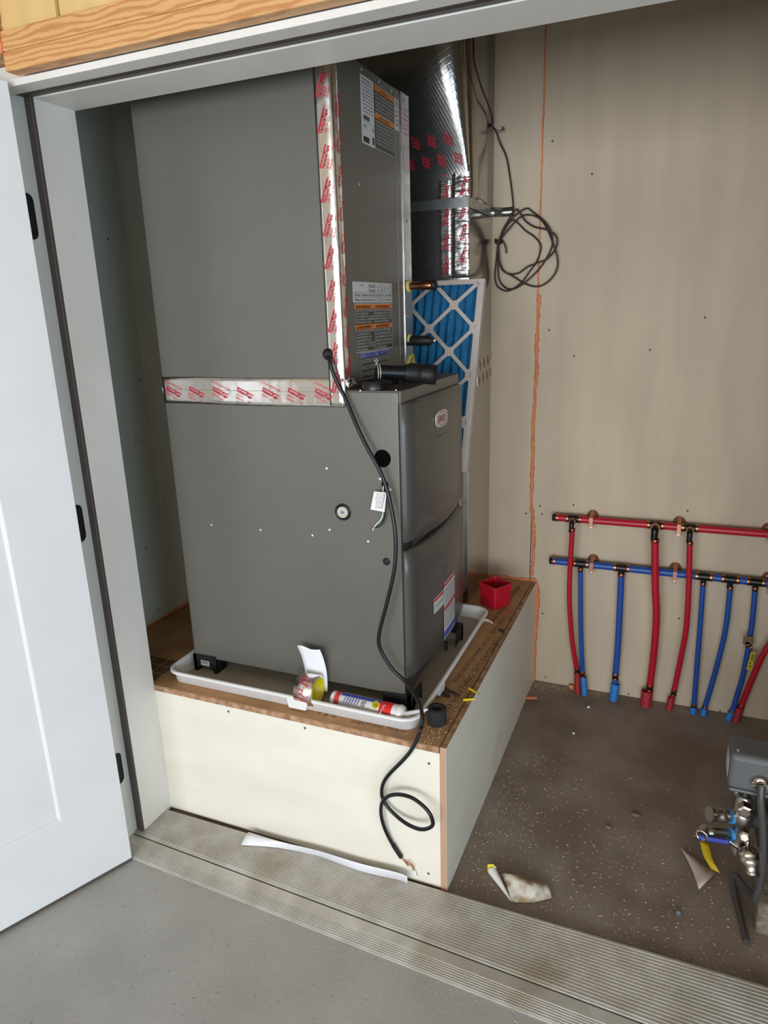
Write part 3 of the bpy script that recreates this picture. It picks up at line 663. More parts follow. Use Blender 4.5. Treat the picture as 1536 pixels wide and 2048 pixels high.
warn(.192,.445,1.436,1.5585,
 [[['DISPOSE OF PROPERLY','IN ACCORDANCE','WITH FEDERAL OR LOCAL','REGULATIONS. FLAMMABLE','REFRIGERANT USED.'],['RISK OF FIRE. FLAMMABLE','REFRIGERANT USED. TO BE','REPAIRED ONLY BY TRAINED','SERVICE PERSONNEL. DO NOT','PUNCTURE TUBING.']],
  [['POUR ENCADRER ELIMINER','CORRECTEMENT ET','CONFORMEMENT AUX','REGLEMENTATIONS','FEDERALES OU LOCALES.','REFRIGERANT UTILISE','INFLAMMABLE.'],['RISQUE D INCENDIE.','FLUIDE FRIGORIGENE','INFLAMMABLE. DOIT ETRE','REPARE PAR UN PERSONNEL','FORME. NE PAS PERCER','LA TUBULURE.']]],
 [(1.557,('WARNING','WARNING')),(1.506,('AVERTISSEMENT','AVERTISSEMENT'))],label_orange_m,'warning_label','black and orange warning sticker')
warn(.220,.412,1.352,1.434,[[['LEAK DETECTION SYSTEM','INSTALLED. UNIT MUST','BE POWERED EXCEPT','FOR SERVICE.'],['SYSTEME DE DETECTION','DE FUITES INSTALLE.','L UNITE DOIT ETRE','ALIMENTEE.']]],[(1.4325,('NOTICE','AVIS'))],label_blue_m,'notice_label','black and blue notice sticker')
# (d) upper plates
m=MB(); m.box(CX+.0002,CX+.0008,.283,.362,1.943,2.095); obj('rating_plate',m,label_white_m,ec,label='tall white rating sticker')
m=MB(); x=CX+.0013
lines(m,.288,.355,2.085,['EVAPORATOR COIL','Model and serial number','For use with matched unit','See installation manual','Design pressure 450 psig','Refrigerant factory data','Cabinet up or down flow','Conforms to standard','Certified to standard','For indoor use only'],.0078,.0068,x)
for k in range(14): rectyz(m,.292+k*.0028,.2935+k*.0028+(k%3)*.0004,1.998,2.008,x)
rectyz(m,.289,.325,1.947,1.960,x); rectyz(m,.345,.356,1.949,1.966,x); text(m,'US',V(x,.344,1.978),(0,1,0),(0,0,1),.014); rectyz(m,.286,.358,1.994,1.9946,x); text(m,'EAC',V(x,.292,1.980),(0,1,0),(0,0,1),.01)
obj('rating_plate_print',m,black_ink_m,ec)
m=MB(); m.box(CX+.0002,CX+.0007,.365,.500,1.945,2.092); obj('hazard_plate',m,label_black_m,ec,label='large black sticker with two orange bands')
m=MB()
for zz in (2.079,2.016): rectyz(m,.366,.499,zz,zz+.0115,CX+.0011)
obj('hazard_plate_header',m,label_orange_m,ec)
m=MB(); x=CX+.0012
lines(m,.370,.496,2.070,['ELECTRIC SHOCK HAZARD CAN CAUSE INJURY','OR DEATH. UNIT MUST BE GROUNDED IN','ACCORDANCE WITH NATIONAL AND LOCAL','CODES. DISCONNECT ALL POWER BEFORE','SERVICING THIS UNIT. SHEET METAL','EDGES MAY BE SHARP. WEAR GLOVES.'],.0088,.0082,x)
lines(m,.370,.496,2.007,['DANGER D ELECTROCUTION POUVANT CAUSER','DES BLESSURES. APPAREIL DOIT ETRE MIS','A LA TERRE SELON LES CODES NATIONAUX','ET LOCAUX. COUPER TOUTES LES SOURCES','DE COURANT AVANT L ENTRETIEN. LES','BORDS EN TOLE PEUVENT ETRE COUPANTS.','PORTER DES GANTS DE PROTECTION.'],.0086,.008,x)
rectyz(m,.3645,.5005,1.9445,1.9458,x);rectyz(m,.3645,.5005,2.0915,2.0925,x);rectyz(m,.4995,.5005,1.945,2.092,x)
obj('hazard_plate_print',m,white_ink_m,ec)
text_m=MB(); text(text_m,'WARNING',V(CX+.0015,.40,2.081),(0,1,0),(0,0,1),.009,.06); text(text_m,'AVERTISSEMENT',V(CX+.0015,.39,2.018),(0,1,0),(0,0,1),.009,.08); obj('hazard_plate_heading',text_m,black_ink_m,ec)
m=MB(); m.box(CX+.0013,CX+.0018,.502,.534,2.015,2.074); m.box(CX+.0013,CX+.0018,.502,.534,2.076,2.092); obj('slip_label',m,mk('slip_pale',(.55,.47,.45),rough=.4),ec)
m=MB(); [text(m,'SERIAL',V(CX+.0022,.508,2.06-k*.011),(0,1,0),(0,0,1),.006,.02) for k in range(4)]; text(m,'7242',V(CX+.0022,.506,2.080),(0,1,0),(0,0,1),.009,.022); obj('slip_label_print',m,black_ink_m,ec)
m=MB(); m.box(CX-.0002,CX+.0004,.560,.612,1.985,2.092); m.box(CX-.0002,CX+.0004,.572,.612,1.925,1.984); obj('flange_label',m,mk('pinkish_label',(.52,.42,.41),rough=.35),ec)
m=MB(); lines(m,.564,.608,2.078,['ATTENTION','Flammable','refrigerant','Use leak','sensor kit','Voir manuel'],.012,.009,CX+.0008); obj('flange_label_print',m,label_red_m,ec)
# suction and liquid line stubs
zc=1.607; yc=.578
m=MB(); m.lathe(V(CX-.002,yc,zc),(1,0,0),[(0,.011),(.045,.011),(.048,.0125),(.080,.0125),(.083,.0115)],20); obj('copper_stub',m,copper_m,ec)
m=MB(); m.lathe(V(CX+.078,yc,zc),(1,0,0),[(0,.0145),(.006,.0165),(.012,.0155),(.014,.006)],20); m.lathe(V(CX+.09,yc,zc),(.8,.1,-.6),[(0,.003),(.012,.003)],8); obj('stub_cap',m,black_m,ec)
m=MB(); m.lathe(V(CX+.001,yc,zc),(1,0,0),[(0,.018),(.006,.019),(.009,.015)],14); obj('foam_gasket',m,mk('yellow_foam',(.62,.50,.14),(.5,.38,.1),scale=60,rough=.9),ec)
m=MB(); m.lathe(V(CX-.002,yc,1.448),(1,0,0),[(0,.0135),(.004,.015),(.07,.015),(.074,.013),(.078,.008),(.083,.0075)],18); obj('capped_stub',m,black_m,ec); m=MB(); m.sphere(V(CX+.084,yc,1.448),.004,8); obj('cap_tip',m,paper_m,ec)
m=MB(); m.lathe(V(CX+.001,yc,1.452),(1,0,0),[(0,.016),(.005,.017),(.008,.012)],12); obj('foam_gasket',m,MATS['yellow_foam'],ec)
g=[]; 
for i in range(9):
    t=i/8; a=PI*t; g.append([V(CX+.004+.010*math.sin(a)+dx_,.535+.030*(1-math.cos(a))/2*1.6-.01,ZT+.012+.048*math.sin(a)) for dx_ in (0,.006,.012)])
m=MB(); m.sheet(g,.008); obj('foam_scrap',m,MATS['yellow_foam'],ec,label='yellowish folded foam scrap')
# foil tape with lettering
RED=MB()
def tape_prints(mb,o,u,v,L,Hh,ang=-.42,pitch=.083,off=V(0,0,0),seed=0):
    cu=(u*math.cos(ang)+v*math.sin(ang)); cv=(-u*math.sin(ang)+v*math.cos(ang))
    k=0; s=seed
    while s<L-.03:
        p=o+u*s+v*(Hh*.50)+off
        mb.add([p+cv*.0105,p+cu*.052+cv*.0105,p+cu*.052+cv*.0135,p+cv*.0135],[(0,1,2,3)])
        text(mb,'VentureTape',p+cv*.001,cu,cv,.0125,.050,.0007)
        if k%2: text(mb,'181A-P',p-cv*.009+cu*.002,cu,cv,.0085,.022); text(mb,'181B-FX',p-cv*.018+cu*.002,cu,cv,.0085,.026); text(mb,'V28',p-cv*.012+cu*.042,cu,cv,.0075,.010)
        else: text(mb,'1581A',p-cv*.009+cu*.002,cu,cv,.0095,.022); text(mb,'(UL)',p-cv*.010+cu*.028,cu,cv,.008,.014)
        if k%2==0: text(mb,'COLD WEATHER',o+u*(s+.003)+v*(Hh*.83)+off,cu,cv,.0078,.058)
        s+=pitch; k+=1
def strip_mesh(nx,nz,f): return [[f(i/nx,j/nz) for j in range(nz+1)] for i in range(nx+1)]
def wr(t,a=.0008): return a*(math.sin(37*t)+.7*math.sin(91*t+1)+.5*math.sin(171*t))
za,zb=1.306,1.379
m=MB(); m.sheet(strip_mesh(60,6,lambda s,t: V(FX0+.0+(CX-FX0+.001)*s, FY-.0022-abs(wr(s*2+t*.3,.0003)), za+(zb-za)*t+.001*math.sin(s*9))),.0006); m.sheet([[V(FX0-.0012,FY-.002+.05*s,za+(zb-za)*t) for t in (0,.5,1)] for s in (0,.5,1)],.0006)
tp=obj('foil_tape',m,foil_m,ec,label='horizontal strip of foil tape over the joint')
m=MB(); m.tube([V(FX0+.004+(CX-FX0-.01)*k/12,FY-.0032,(za+zb)/2+.003-.0015*k/12+.0006*math.sin(k*2)) for k in range(13)],.0007,5); obj('tape_crease',m,foil_m,ec)
m=MB(); tape_prints(m,V(FX0+.01,FY-.0040,za),V(1,0,0),V(0,0,1),CX-FX0-.02,zb-za,pitch=.079); obj('tape_lettering',m,red_ink_m,ec)
m=MB()
def ctape(s,t):
    z=1.312+(2.10-1.312)*s; Lx=.040; Ly=.032; q=t*(Lx+Ly); w_=wr(s*4+t*.2,.0006)*(1 if s<.16 else .45)
    if q<Lx: return V(CX-Lx+q,FY-.0025-abs(w_),z)
    return V(CX+.0022+abs(w_),FY+(q-Lx),z)
m.sheet(strip_mesh(90,9,ctape),.0006); obj('foil_tape',m,foil_m,ec,label='vertical strip of foil tape folded round the corner')
m=MB(); tape_prints(m,V(CX-.010,FY-.0042,1.34),V(0,0,1),V(-1,0,0),.74,.026,ang=-.34,pitch=.074)
tape_prints(m,V(CX+.0042,FY+.004,1.36),V(0,0,1),V(0,1,0),.70,.018,ang=.3,pitch=.074,seed=.02)
obj('tape_lettering',m,red_ink_m,ec)
# crumpled end of tape at the furnace shoulder
m=MB(); m.sheet([[V(CX+.004+.012*abs(wr(i*.13+j*.31,.6)),FY+.002+.010*j,ZT+.002+.006*i+.003*wr(j*.7+i*.2,.5)) for j in range(5)] for i in range(6)],.0006); obj('crumpled_tape',m,foilw_m,ec)

# ------------------------------------------------------------------ low-voltage cable
cb=thing('control_cable',(-.33,.1,1.44),'long black control cable hanging down the furnace side and looping over the platform front','cable')
def q4(cx,cy): return (640+cx/4.8,700+cy/4.8)
def q5(cx,cy): return (640+cx/3.339,1100+cy/3.339)
def qc(cx,cy): return (740+cx/6.4,1460+cy/6.4)
pts=[]
for c,y in (((75,40),.112),((95,110),.100),((120,200),.098),((170,320),.098),((250,480),.098),((350,720),.092),((450,930),.088),((560,1130),.086),((640,1330),.088),((700,1600),.086),((725,1800),.082),((724,2000),.078)):
    pts.append(on(*q4(*c),'y',y))
for c,y in (((490,170),.075),((440,380),.072),((395,560),.072),((402,660),.074),((480,790),.076),((560,870),.074)):
    pts.append(on(*q5(*c),'y',y))
pts.append(on(*q5(630,965),'y',.055)); pts.append(on(*q5(670,1045),'y',.03)); pts.append(on(*q5(682,1110),'y',.012)); pts.append(on(*q5(676,1180),'y',-.002))
cp=[(640,0,-.010),(600,120,-.014),(520,270,-.022),(400,410,-.028),(260,550,-.03),(180,660,-.028),(150,770,-.022),(165,880,-.016),(240,1000,-.018),(350,1110,-.024),(470,1200,-.032),(600,1260,-.04),(700,1270,-.046),(780,1240,-.05),(805,1190,-.052),(770,1080,-.052),(690,980,-.048),(560,880,-.042),(440,835,-.038),(330,825,-.034),(230,850,-.032),(160,920,-.030),(140,1020,-.026),(155,1150,-.020),(210,1310,-.014),(300,1480,-.010),(400,1630,-.008)]
for a,b,y in cp: pts.append(on(*qc(a,b),'y',y))
m=MB(); m.tube(cr(pts,5),.0052,10); obj('jacket',m,cable_m,cb)
p=pts[0]; m=MB(); m.lathe(V(p.x,FY-.0,p.z),(0,-1,0),[(0,.0145),(.004,.0145),(.006,.012),(.010,.010),(.012,.0065)],22); obj('grommet',m,black_m,cb)
e=pts[-1]
def cw(lst,r,mat,nm='conductor'): 
    m=MB(); m.tube(cr([e]+[on(*qc(a,b),'y',y) for a,b,y in lst],5),r,6); obj(nm,m,mat,cb)
m=MB(); m.tube(cr([on(*qc(295,1470),'y',-.011),on(*qc(360,1570),'y',-.009),e],4),.0062,9); obj('tape_wrap',m,black_m,cb)
cw([(455,1690,-.007),(500,1690,-.012),(550,1750,-.01),(560,1790,-.008)],.0014,mk('wire_red',(.5,.03,.02),rough=.4))
cw([(450,1700,-.006),(470,1740,-.009),(520,1740,-.01),(550,1785,-.008)],.0014,mk('wire_yellow',(.7,.6,.2),rough=.4))
cw([(455,1695,-.005),(490,1730,-.006),(540,1760,-.007),(555,1795,-.006)],.0014,darkm_m)
m=MB(); a=on(*qc(555,1795),'y',-.008); b=on(*qc(605,1890),'y',-.006); m.tube([a,a+(b-a)*.3,b],[.0035,.0042,.001],8); obj('plug_end',m,paper_m,cb,label='small white end connector')

# ------------------------------------------------------------------ ducts
du=thing('return_duct',(-.5,1.04,H),'tall foil-wrapped return air duct rising in the back corner','duct')
DX=-.195; DY=.905
# inner steel riser, foil wrap above
m=MB(); m.box(-.86,DX,DY,D-.004,H+.0005,1.89); obj('steel_riser',m,mk('dull_riser_steel',(.50,.47,.43),(.46,.43,.39),scale=5,rough=.16,metal=1,bump=.03,bscale=14),du,bevel=.002)
# bulging FSK wrap over the upper part
def wrapx(s): return s
def lean(z): return min(.13,max(0,.36*(z-1.94)))
rows=[]; side_=[]
for z,c in ((1.30,.004),(1.64,.004),(1.86,.004),(1.92,.006),(1.97,.012),(2.03,.022),(2.10,.040),(2.2,.060),(2.32,.078),(2.58,.09)):
    wv=.0012*math.sin(z*23)-lean(z)
    r=[V(-.87+(DX-c+.87)*k/10,DY-.004+wv,z) for k in range(10)]
    for k in range(9):
        a=PI/2*k/8; r.append(V(DX+.002-c+c*math.sin(a),DY-.004+c*(1-math.cos(a))+wv,z))
    rows.append(r); side_.append([V(DX+.002,DY-.004-lean(z)+c+(D-.004-DY+.004+lean(z)-c)*k/3,z) for k in range(4)])
m=MB(); m.sheet(rows,.003); obj('insulation_wrap',m,fsk_m,du,label='foil insulation wrap with scrim grid')
m=MB(); m.sheet(side_[2:],.002); obj('insulation_wrap',m,MATS['dull_riser_steel'],du,label='smooth side of the foil wrap')
# corner tapes on the wrap front
m=MB(); m.sheet([[V(-.298+.046*j/4,DY-.0075-.0022*abs(math.sin(i*1.7+j)),1.637+.018*i) for j in range(5)] for i in range(20)],.0006); obj('foil_tape',m,foilw_m,du)
m=MB(); m.sheet([[V(-.250+.060*j/5,DY-.0095-.0032*abs(math.sin(i*2.3+j*1.3)+.4*math.sin(i*5.1)),1.637+.018*i) for j in range(6)] for i in range(20)],.0006); obj('foil_tape',m,foilw_m,du)
m=MB(); tape_prints(m,V(-.256,DY-.0128,1.65),V(0,0,1),V(-1,0,0),.34,.03,ang=-.3,pitch=.075); tape_prints(m,V(-.200,DY-.0150,1.65),V(0,0,1),V(-1,0,0),.34,.02,ang=-.3,pitch=.07,seed=.03)
for k in range(7):
    for q in range(3): z=2.01+(k%2)*.055; x=-.40+k*.027; text(m,'VentureTape',V(x,DY-.0085-lean(z-q*.010+.006),z-q*.010),V(1,0,-.5),V(.5,0,1),.012,.030,.001) if x<-.235 else None
obj('tape_lettering',m,red_ink_m,du)
m=MB()
for y0_,z0_,nn in ((.90,2.04,5),(.92,1.98,5),(1.04,1.355,4),(1.03,1.30,4)):
    for k in range(nn):
        for q in range(3): text(m,'VentureTape',V(DX+.0015,y0_+k*.055,z0_-q*.010+k*.004),V(0,.8,-.6),V(0,.6,.8),.011,.028,.0006)
obj('tape_lettering',m,mk('faded_tape_ink',(.30,.10,.07),rough=.6),du)
m=MB(); m.box(DX+.0003,DX+.0009,1.02,1.2,1.265,1.40); obj('foil_tape',m,mk('dull_foil_patch',(.52,.49,.44),rough=.2,metal=1,bump=.25,bscale=30),du)
# return boot behind the furnace and filter rack strip
m=MB(); m.box(-.80,-.205,.612,DY-.001,H+.048,1.02); obj('return_boot',m,galv_m,du,bevel=.002)
m=MB(); m.box(-.20,-.1365,.604,.611,H+.06,1.018); obj('flange_strip',m,galv_m,du,bevel=.001)
m=MB(); m.box(-.172,-.1695,.748,.752,H+.05,1.02); m.box(-.2055,-.172,.748,.75,1.0,1.02); obj('flange_strip',m,galv_m,du)
# hanger strap
hs=thing('hanger_strap',(DX,DY,1.86),'galvanised metal strap wrapped round the foil duct at the coil of wire','strap')
z0,z1=1.853,1.884
m=MB(); m.box(-.87,DX+.004,DY-.022,DY-.0205,z0,z1); m.box(DX+.0035,DX+.005,DY-.022,D-.03,z0,z1); obj('strap_band',m,galv_m,hs)
m=MB(); g=[[V(DX+.005+.075*t,D-.032+.031*min(1,t*2.2),z) for z in (z0,z1)] for t in (0,.15,.3,.45,.6,.8,1)]; m.sheet(g,.0014); obj('strap_tab',m,galv_m,hs)
# screw eye on the wall
m=MB(); c=on(1003,259,'y',D-.03); m.lathe(V(c.x,D-.001,c.z),(0,-1,0),[(0,.004),(.02,.004)],8); m.tube([V(c.x+.008*math.cos(t),D-.028,c.z+.008*math.sin(t)) for t in [k*PI/6 for k in range(12)]],.0022,6,close=True); tag(obj('screw_eye',m,steel_m,at=V(c.x,D,c.z)),'shiny screw eye in the back wall holding the brown wire','hook')
# brown thermostat wire
tw=thing('thermostat_wire',(-.15,1.18,1.75),'coiled dark brown wire hanging on the back wall beside the foil duct','wire')
def q6(cx,cy): return (960+cx/5.689,240+cy/5.689)
def wy(lst,y=1.196,amp=.006): return [on(*q6(a,b),'y',y-amp*math.sin(i*1.3)) for i,(a,b) in enumerate(lst)]
up=[on(946,60,'x',-.165)+V(0,.02,.12),on(947,95,'x',-.168),on(950,130,'x',-.168),on(965,180,'x',-.174),on(979,215,'x',-.180),on(985,240,'x',-.186),on(984,252,'x',-.189),on(992,262,'y',1.185),on(1000,285,'y',1.197)]
def addw(P,r=.0031): m=MB(); m.tube(cr(P,6),r,8); obj('wire_strand',m,wire_m,tw)
addw(up+wy([(300,420),(340,640),(375,930),(365,1060),(270,1230),(215,1370)],1.198,.001))
addw(wy([(215,1370),(290,1200),(400,1025),(450,1050),(520,1150),(620,1215),(750,1245),(850,1300),(880,1380),(850,1480),(760,1580),(640,1630),(540,1670),(440,1740),(340,1750),(260,1710),(220,1600),(210,1400)],1.184))
addw(wy([(212,1375),(340,1150),(460,1040),(540,1005),(600,1045),(720,1140),(800,1250),(825,1400),(780,1530),(700,1660),(600,1770),(480,1870),(370,1925),(280,1900),(215,1800),(205,1600),(203,1400)],1.193))
addw(wy([(220,1372),(370,1190),(480,1090),(600,1085),(700,1140),(770,1250),(830,1400),(870,1520),(885,1640),(850,1750),(760,1850),(650,1895),(520,1865),(380,1780),(260,1700),(200,1500),(208,1390)],1.188,.004))
addw(wy([(216,1371),(320,1180),(390,1140),(440,1180),(520,1260),(610,1320),(680,1400),(690,1480),(640,1620),(560,1730),(480,1840),(380,1920),(290,1945),(200,1890),(170,1780),(185,1600),(205,1420)],1.200,.002))
addw(wy([(225,1350),(260,1380),(290,1440),(300,1520)],1.19,.002))
m=MB()
for k in range(3):
    c=on(*q6(212,1365+k*16),'y',1.192); m.tube([c+V(.012*math.cos(t),.012*math.sin(t),.003*math.cos(2*t)) for t in [j*PI/6 for j in range(12)]],.0032,6,close=True)
obj('wire_tie',m,wire_m,tw)

# ------------------------------------------------------------------ air filter leaning on the duct
P0=V(-.1325-.508,.664,1.0265); FT=V(0,.3312,.9436); FN=V(0,-.9436,.3312); FU=V(1,0,0); FW=.508; FL=.640
fi=thing('air_filter',(-.3865,.68,1.03),'blue pleated air filter in a grey cardboard frame leaning behind the furnace','air filter')
def fp(u,v,d=0): return P0+FU*u+FT*v+FN*d
m=MB(); g=[]
n=17
for i in range(n*2+1):
    u=.012+(FW-.024)*i/(n*2); d=-.004 if i%2 else -.016
    g.append([fp(u,.012,d),fp(u,.32,d),fp(u,FL-.012,d)])
m.sheet(g,.001,smooth=False); obj('pleated_media',m,blue_filter_m,fi)
def fbar(m,a,b,wd,d0=-.002,d1=.0): 
    a=Vector(a);b=Vector(b); t=(b-a).normalized(); nrm=V(-t.y,t.x,0)*wd/2
    Q=[a+nrm,a-nrm,b-nrm,b+nrm]; m.prism([fp(q.x,q.y,d0) for q in Q],FN*(d1-d0))
m=MB()
for (a,b,c,d) in ((0,FW,0,.020),(0,FW,FL-.016,FL),(0,.022,.02,FL-.016),(FW-.022,FW,.02,FL-.016)):
    m.prism([fp(a,c,-.0022),fp(b,c,-.0022),fp(b,d,-.0022),fp(a,d,-.0022)],FN*.0022)
m.prism([fp(0,0,-.024),fp(FW,0,-.024),fp(FW,0,-.0022),fp(0,0,-.0022)],FT*.0018); m.prism([fp(0,FL-.0018,-.024),fp(FW,FL-.0018,-.024),fp(FW,FL-.0018,-.0022),fp(0,FL-.0018,-.0022)],FT*.0018)
m.prism([fp(FW-.0018,0.0018,-.024),fp(FW-.0018,FL-.002,-.024),fp(FW-.0018,FL-.002,-.0022),fp(FW-.0018,.0018,-.0022)],FU*.0018); m.prism([fp(0,0.0018,-.024),fp(0,FL-.002,-.024),fp(0,FL-.002,-.0022),fp(0,.0018,-.0022)],FU*.0018)
m.prism([fp(.002,.002,-.0245),fp(FW-.002,.002,-.0245),fp(FW-.002,FL-.002,-.0245),fp(.002,FL-.002,-.0245)],FN*.0008)
obj('card_frame',m,card_m,fi,bevel=.0006)
m=MB(); step=.0785
xs=[FW-.0195-step*k for k in range(7)]; zs=[.4765-step*1.0*k+0 for k in range(-2,7)]
def inside(u,v): return .016<=u<=FW-.016 and .014<=v<=FL-.012
seen=set()
for i,u in enumerate(xs):
    for j,v in enumerate(zs):
        if (i+j)%2==0 and inside(u,v) or ((i+j)%2==0 and 0<u<FW and FL-.02<v<FL+.02): 
            for du_,dv_ in ((-step,step),(-step,-step)):
                a=(u,v,0); b=(u+du_,v+dv_,0)
                # clip to the frame
                def clip(a,b):
                    a=Vector(a);b=Vector(b);t1=1
                    for lim,ax,sg_ in ((.012,0,-1),(FL-.010,1,1),(.012,1,-1)):
                        e_=b[ax]; 
                        if sg_*(e_-lim)>0: t1=min(t1,(lim-a[ax])/(b[ax]-a[ax]))
                    return a,a+(b-a)*max(t1,0)
                if v>FL-.012: a=(u,FL-.012,0) if dv_<0 else None
                if a is None: continue
                A_,B_=clip(a,b)
                if (A_-B_).length>.01: fbar(m,A_,B_,.0125)
            if v<FL-.02 and u<FW-.03: c=.0165; m.prism([fp(u+c*math.cos(t),v+c*math.sin(t),-.0021) for t in [PI/8+k*PI/4 for k in range(8)]],FN*.0023)
            if u>FW-.03 and v<FL-.03: m.prism([fp(FW-.020,v-.024,-.0021),fp(FW-.020,v+.024,-.0021),fp(FW-.036,v+.010,-.0021),fp(FW-.036,v-.010,-.0021)],FN*.0022)
obj('card_lattice',m,card_m,fi)

# ------------------------------------------------------------------ fittings lying on the furnace top
p=on(749,768,'z',ZT+.014)
m=MB(); c=V(p.x,p.y,ZT+.0018); m.lathe(c,(0,0,1),[(0,.036),(.020,.036),(.022,.034),(.022,.026),(.004,.025)],36)
tag(obj('vent_collar',m,darkm_m,at=c),'short black plastic vent collar at the front corner of the furnace top','vent collar')
el=thing('vent_elbow',(c.x+.05,c.y+.07,ZT),'black plastic elbow pipe lying on the furnace top behind the round collar','pipe fitting')
a=V(c.x-.012,c.y+.040,ZT+.040); b=V(c.x+.052,c.y+.085,ZT+.034)
m=MB(); m.tube([a,a+(b-a)*.5,b],.019,20); obj('pipe',m,darkm_m,el)
m=MB(); ax=(b-a).normalized(); m.lathe(b-ax*.005,ax,[(0,.021),(.02,.026),(.045,.026),(.05,.022)],20); m.lathe(b+ax*.03+V(0,0,.0),V(.9,.30,-.1),[(0,.022),(.03,.026),(.052,.026),(.052,.018),(.02,.017)],20); obj('elbow_body',m,black_m,el)
m=MB(); ax2=(a-b).normalized()
for k in (0,.006): m.tube([a-ax2*(.002+k)+(V(0,0,1)*math.cos(t)+ax2.cross(V(0,0,1)).normalized()*math.sin(t))*.0205 for t in [j*PI/9 for j in range(18)]],.0012,6,close=True)
m.tube([a+V(0,0,.019),a+V(.006,0,.03),a+V(.002,.003,.034),a+V(-.004,.002,.026)],.0012,6); obj('wire_clip',m,mk('clip_white',(.6,.58,.53),rough=.4),el)
m=MB(); q=on(768,742,'y',c.y+.075); m.sphere(q,.018,14,(1.2,.5,.6)); tag(obj('putty_lump',m,mk('cream_putty',(.58,.42,.30),rough=.8),at=q-V(0,0,.01)),'cream putty lump resting on the black elbow pipe','putty')
m=MB()
for (x,y,h_) in ((-.225,.33,.03),(-.215,.37,.026),(-.24,.29,.03)): m.lathe(V(x,y,ZT+.002),(0,0,1),[(0,.020),(h_,.020),(h_+.002,.017)],14)
tag(obj('pipe_coupling',m,black_m,at=V(-.225,.33,ZT)),'cluster of black ribbed coupling collars on the furnace top by the blue filter','pipe fitting')

# ------------------------------------------------------------------ things in the pan
c=on(618,1383,'y',.062); rc=V(c.x-.027,.064,H+.0058+.045)
rl=thing('foil_tape_roll',(rc.x+.024,rc.y,H+.006),'part-used roll of foil tape with a yellow core standing in the pan','tape roll')
m=MB(); m.lathe(rc,(1,0,0),[(0,.039),(0,.045),(.056,.045),(.056,.039)],40,cap=False); obj('tape_winding',m,foil_m,rl)
m=MB(); m.lathe(rc+V(-.0005,0,0),(1,0,0),[(0,.0388),(.057,.0388),(.057,.0365),(0,.0365)],36,cap=False); m.lathe(rc+V(.0005,0,0),(1,0,0),[(0,.0366),(.056,.0366)],36,cap=False); obj('core',m,yellow_m,rl)
m=MB()
for a_ in (-.9,.1,1.2): 
    for i_,(s_,sz) in enumerate((('VentureTape',.012),('1581A-P',.009),('181B-FX',.009))):
        th=PI+a_-i_*.28; nrm=V(0,math.cos(th),math.sin(th)); tt=V(0,-math.sin(th),math.cos(th)); text(m,s_,rc+V(.010,0,0)+nrm*.0456,V(.85,0,0)+tt*.25,-tt+V(.25,0,0),sz,.036,.0006)
obj('roll_lettering',m,red_ink_m,rl)
le=cr([on(a,b,'y',y) for a,b,y in ((612,1372,.104),(611,1352,.103),(609,1335,.100),(603,1312,.092),(594,1291,.082))],5); re_=cr([on(a,b,'y',y) for a,b,y in ((655,1384,.104),(655,1364,.103),(653,1342,.100),(647,1318,.092),(640,1301,.084))],5)
g=[[a+(b-a)*(k/5)+V(0,0,.003*math.sin(k*1.5)*(i/len(le))) for k in range(6)] for i,(a,b) in enumerate(zip(le,re_))]
m=MB(); m.sheet(g,.0005); obj('liner_strip',m,paper_m,rl,label='white paper liner tail sticking up from the roll')
tu=thing('sealant_tube',(-.22,.05,H+.045),'white caulk tube with red and blue label lying in the pan front','sealant tube')
ta=on(668,1397,'z',.482); tb=on(800,1427,'z',.490); tn=on(858,1418,'z',.500); tax=(tb-ta).normalized(); Lt=(tb-ta).length; R_=.0235
def seg_t(a0_,a1_,r,mat,nm,extra=None): m=MB(); m.lathe(ta+tax*a0_,tax,[(0,r),(a1_-a0_,r)] if not extra else extra,32); return obj(nm,m,mat,tu)
seg_t(0,Lt,R_-.0008,sealantw_m,'barrel')
seg_t(.012,.028,R_,mk('label_redgrey',(.62,.05,.05),rough=.35),'label_band'); seg_t(.030,Lt-.058,R_,mk('label_silver',(.66,.64,.64),rough=.35),'label_wrap'); seg_t(Lt-.055,Lt-.018,R_,mk('label_logo_red',(.72,.02,.02),rough=.35),'label_band',None)
m=MB(); m.lathe(ta+tax*Lt,tax,[(0,R_+.001),(.004,R_+.001),(.012,R_-.003),(.014,.009),(.020,.0075),(.024,.0065)],28)
nz=ta+tax*(Lt+.018); m.lathe(nz,(tn-nz).normalized(),[(0,.0095),((tn-nz).length*.5,.0068),((tn-nz).length,.0026)],16); obj('nozzle',m,mk('nozzle_white',(.78,.76,.75),rough=.35),tu)
m=MB()
side=tax.cross(V(0,0,1)).normalized(); vup=side.cross(tax).normalized()
if side.y>0: side=-side
def tubetxt(mb,s,a_,th,size,width,bold=0,rot=False):
    nrm=side*math.cos(th)+V(0,0,1)*math.sin(th); tg_=(-side*math.sin(th)+V(0,0,1)*math.cos(th)).normalized(); p=ta+tax*a_+nrm*(R_+.0006)
    if rot: text(mb,s,p,-tg_,tax,size,width,bold)
    else: text(mb,s,p,tax,tg_,size,width,bold)
bl=MB()
for k in range(9):
    nrm0=[(side*math.cos(t)+V(0,0,1)*math.sin(t))*(R_+.0004) for t in (1.22+.06*k,1.28+.06*k)]
    bl.add([ta+tax*.030+nrm0[0],ta+tax*(Lt-.056)+nrm0[0],ta+tax*(Lt-.056)+nrm0[1],ta+tax*.030+nrm0[1]],[(0,1,2,3)])
for k in range(6): tubetxt(bl,['All purpose','Adhesive','Caulking','Sealant','Indoor','Outdoor'][k],.046+k*.0085,1.15,.0075,.020,.0008,True)
obj('label_print',bl,label_blue_m,tu)
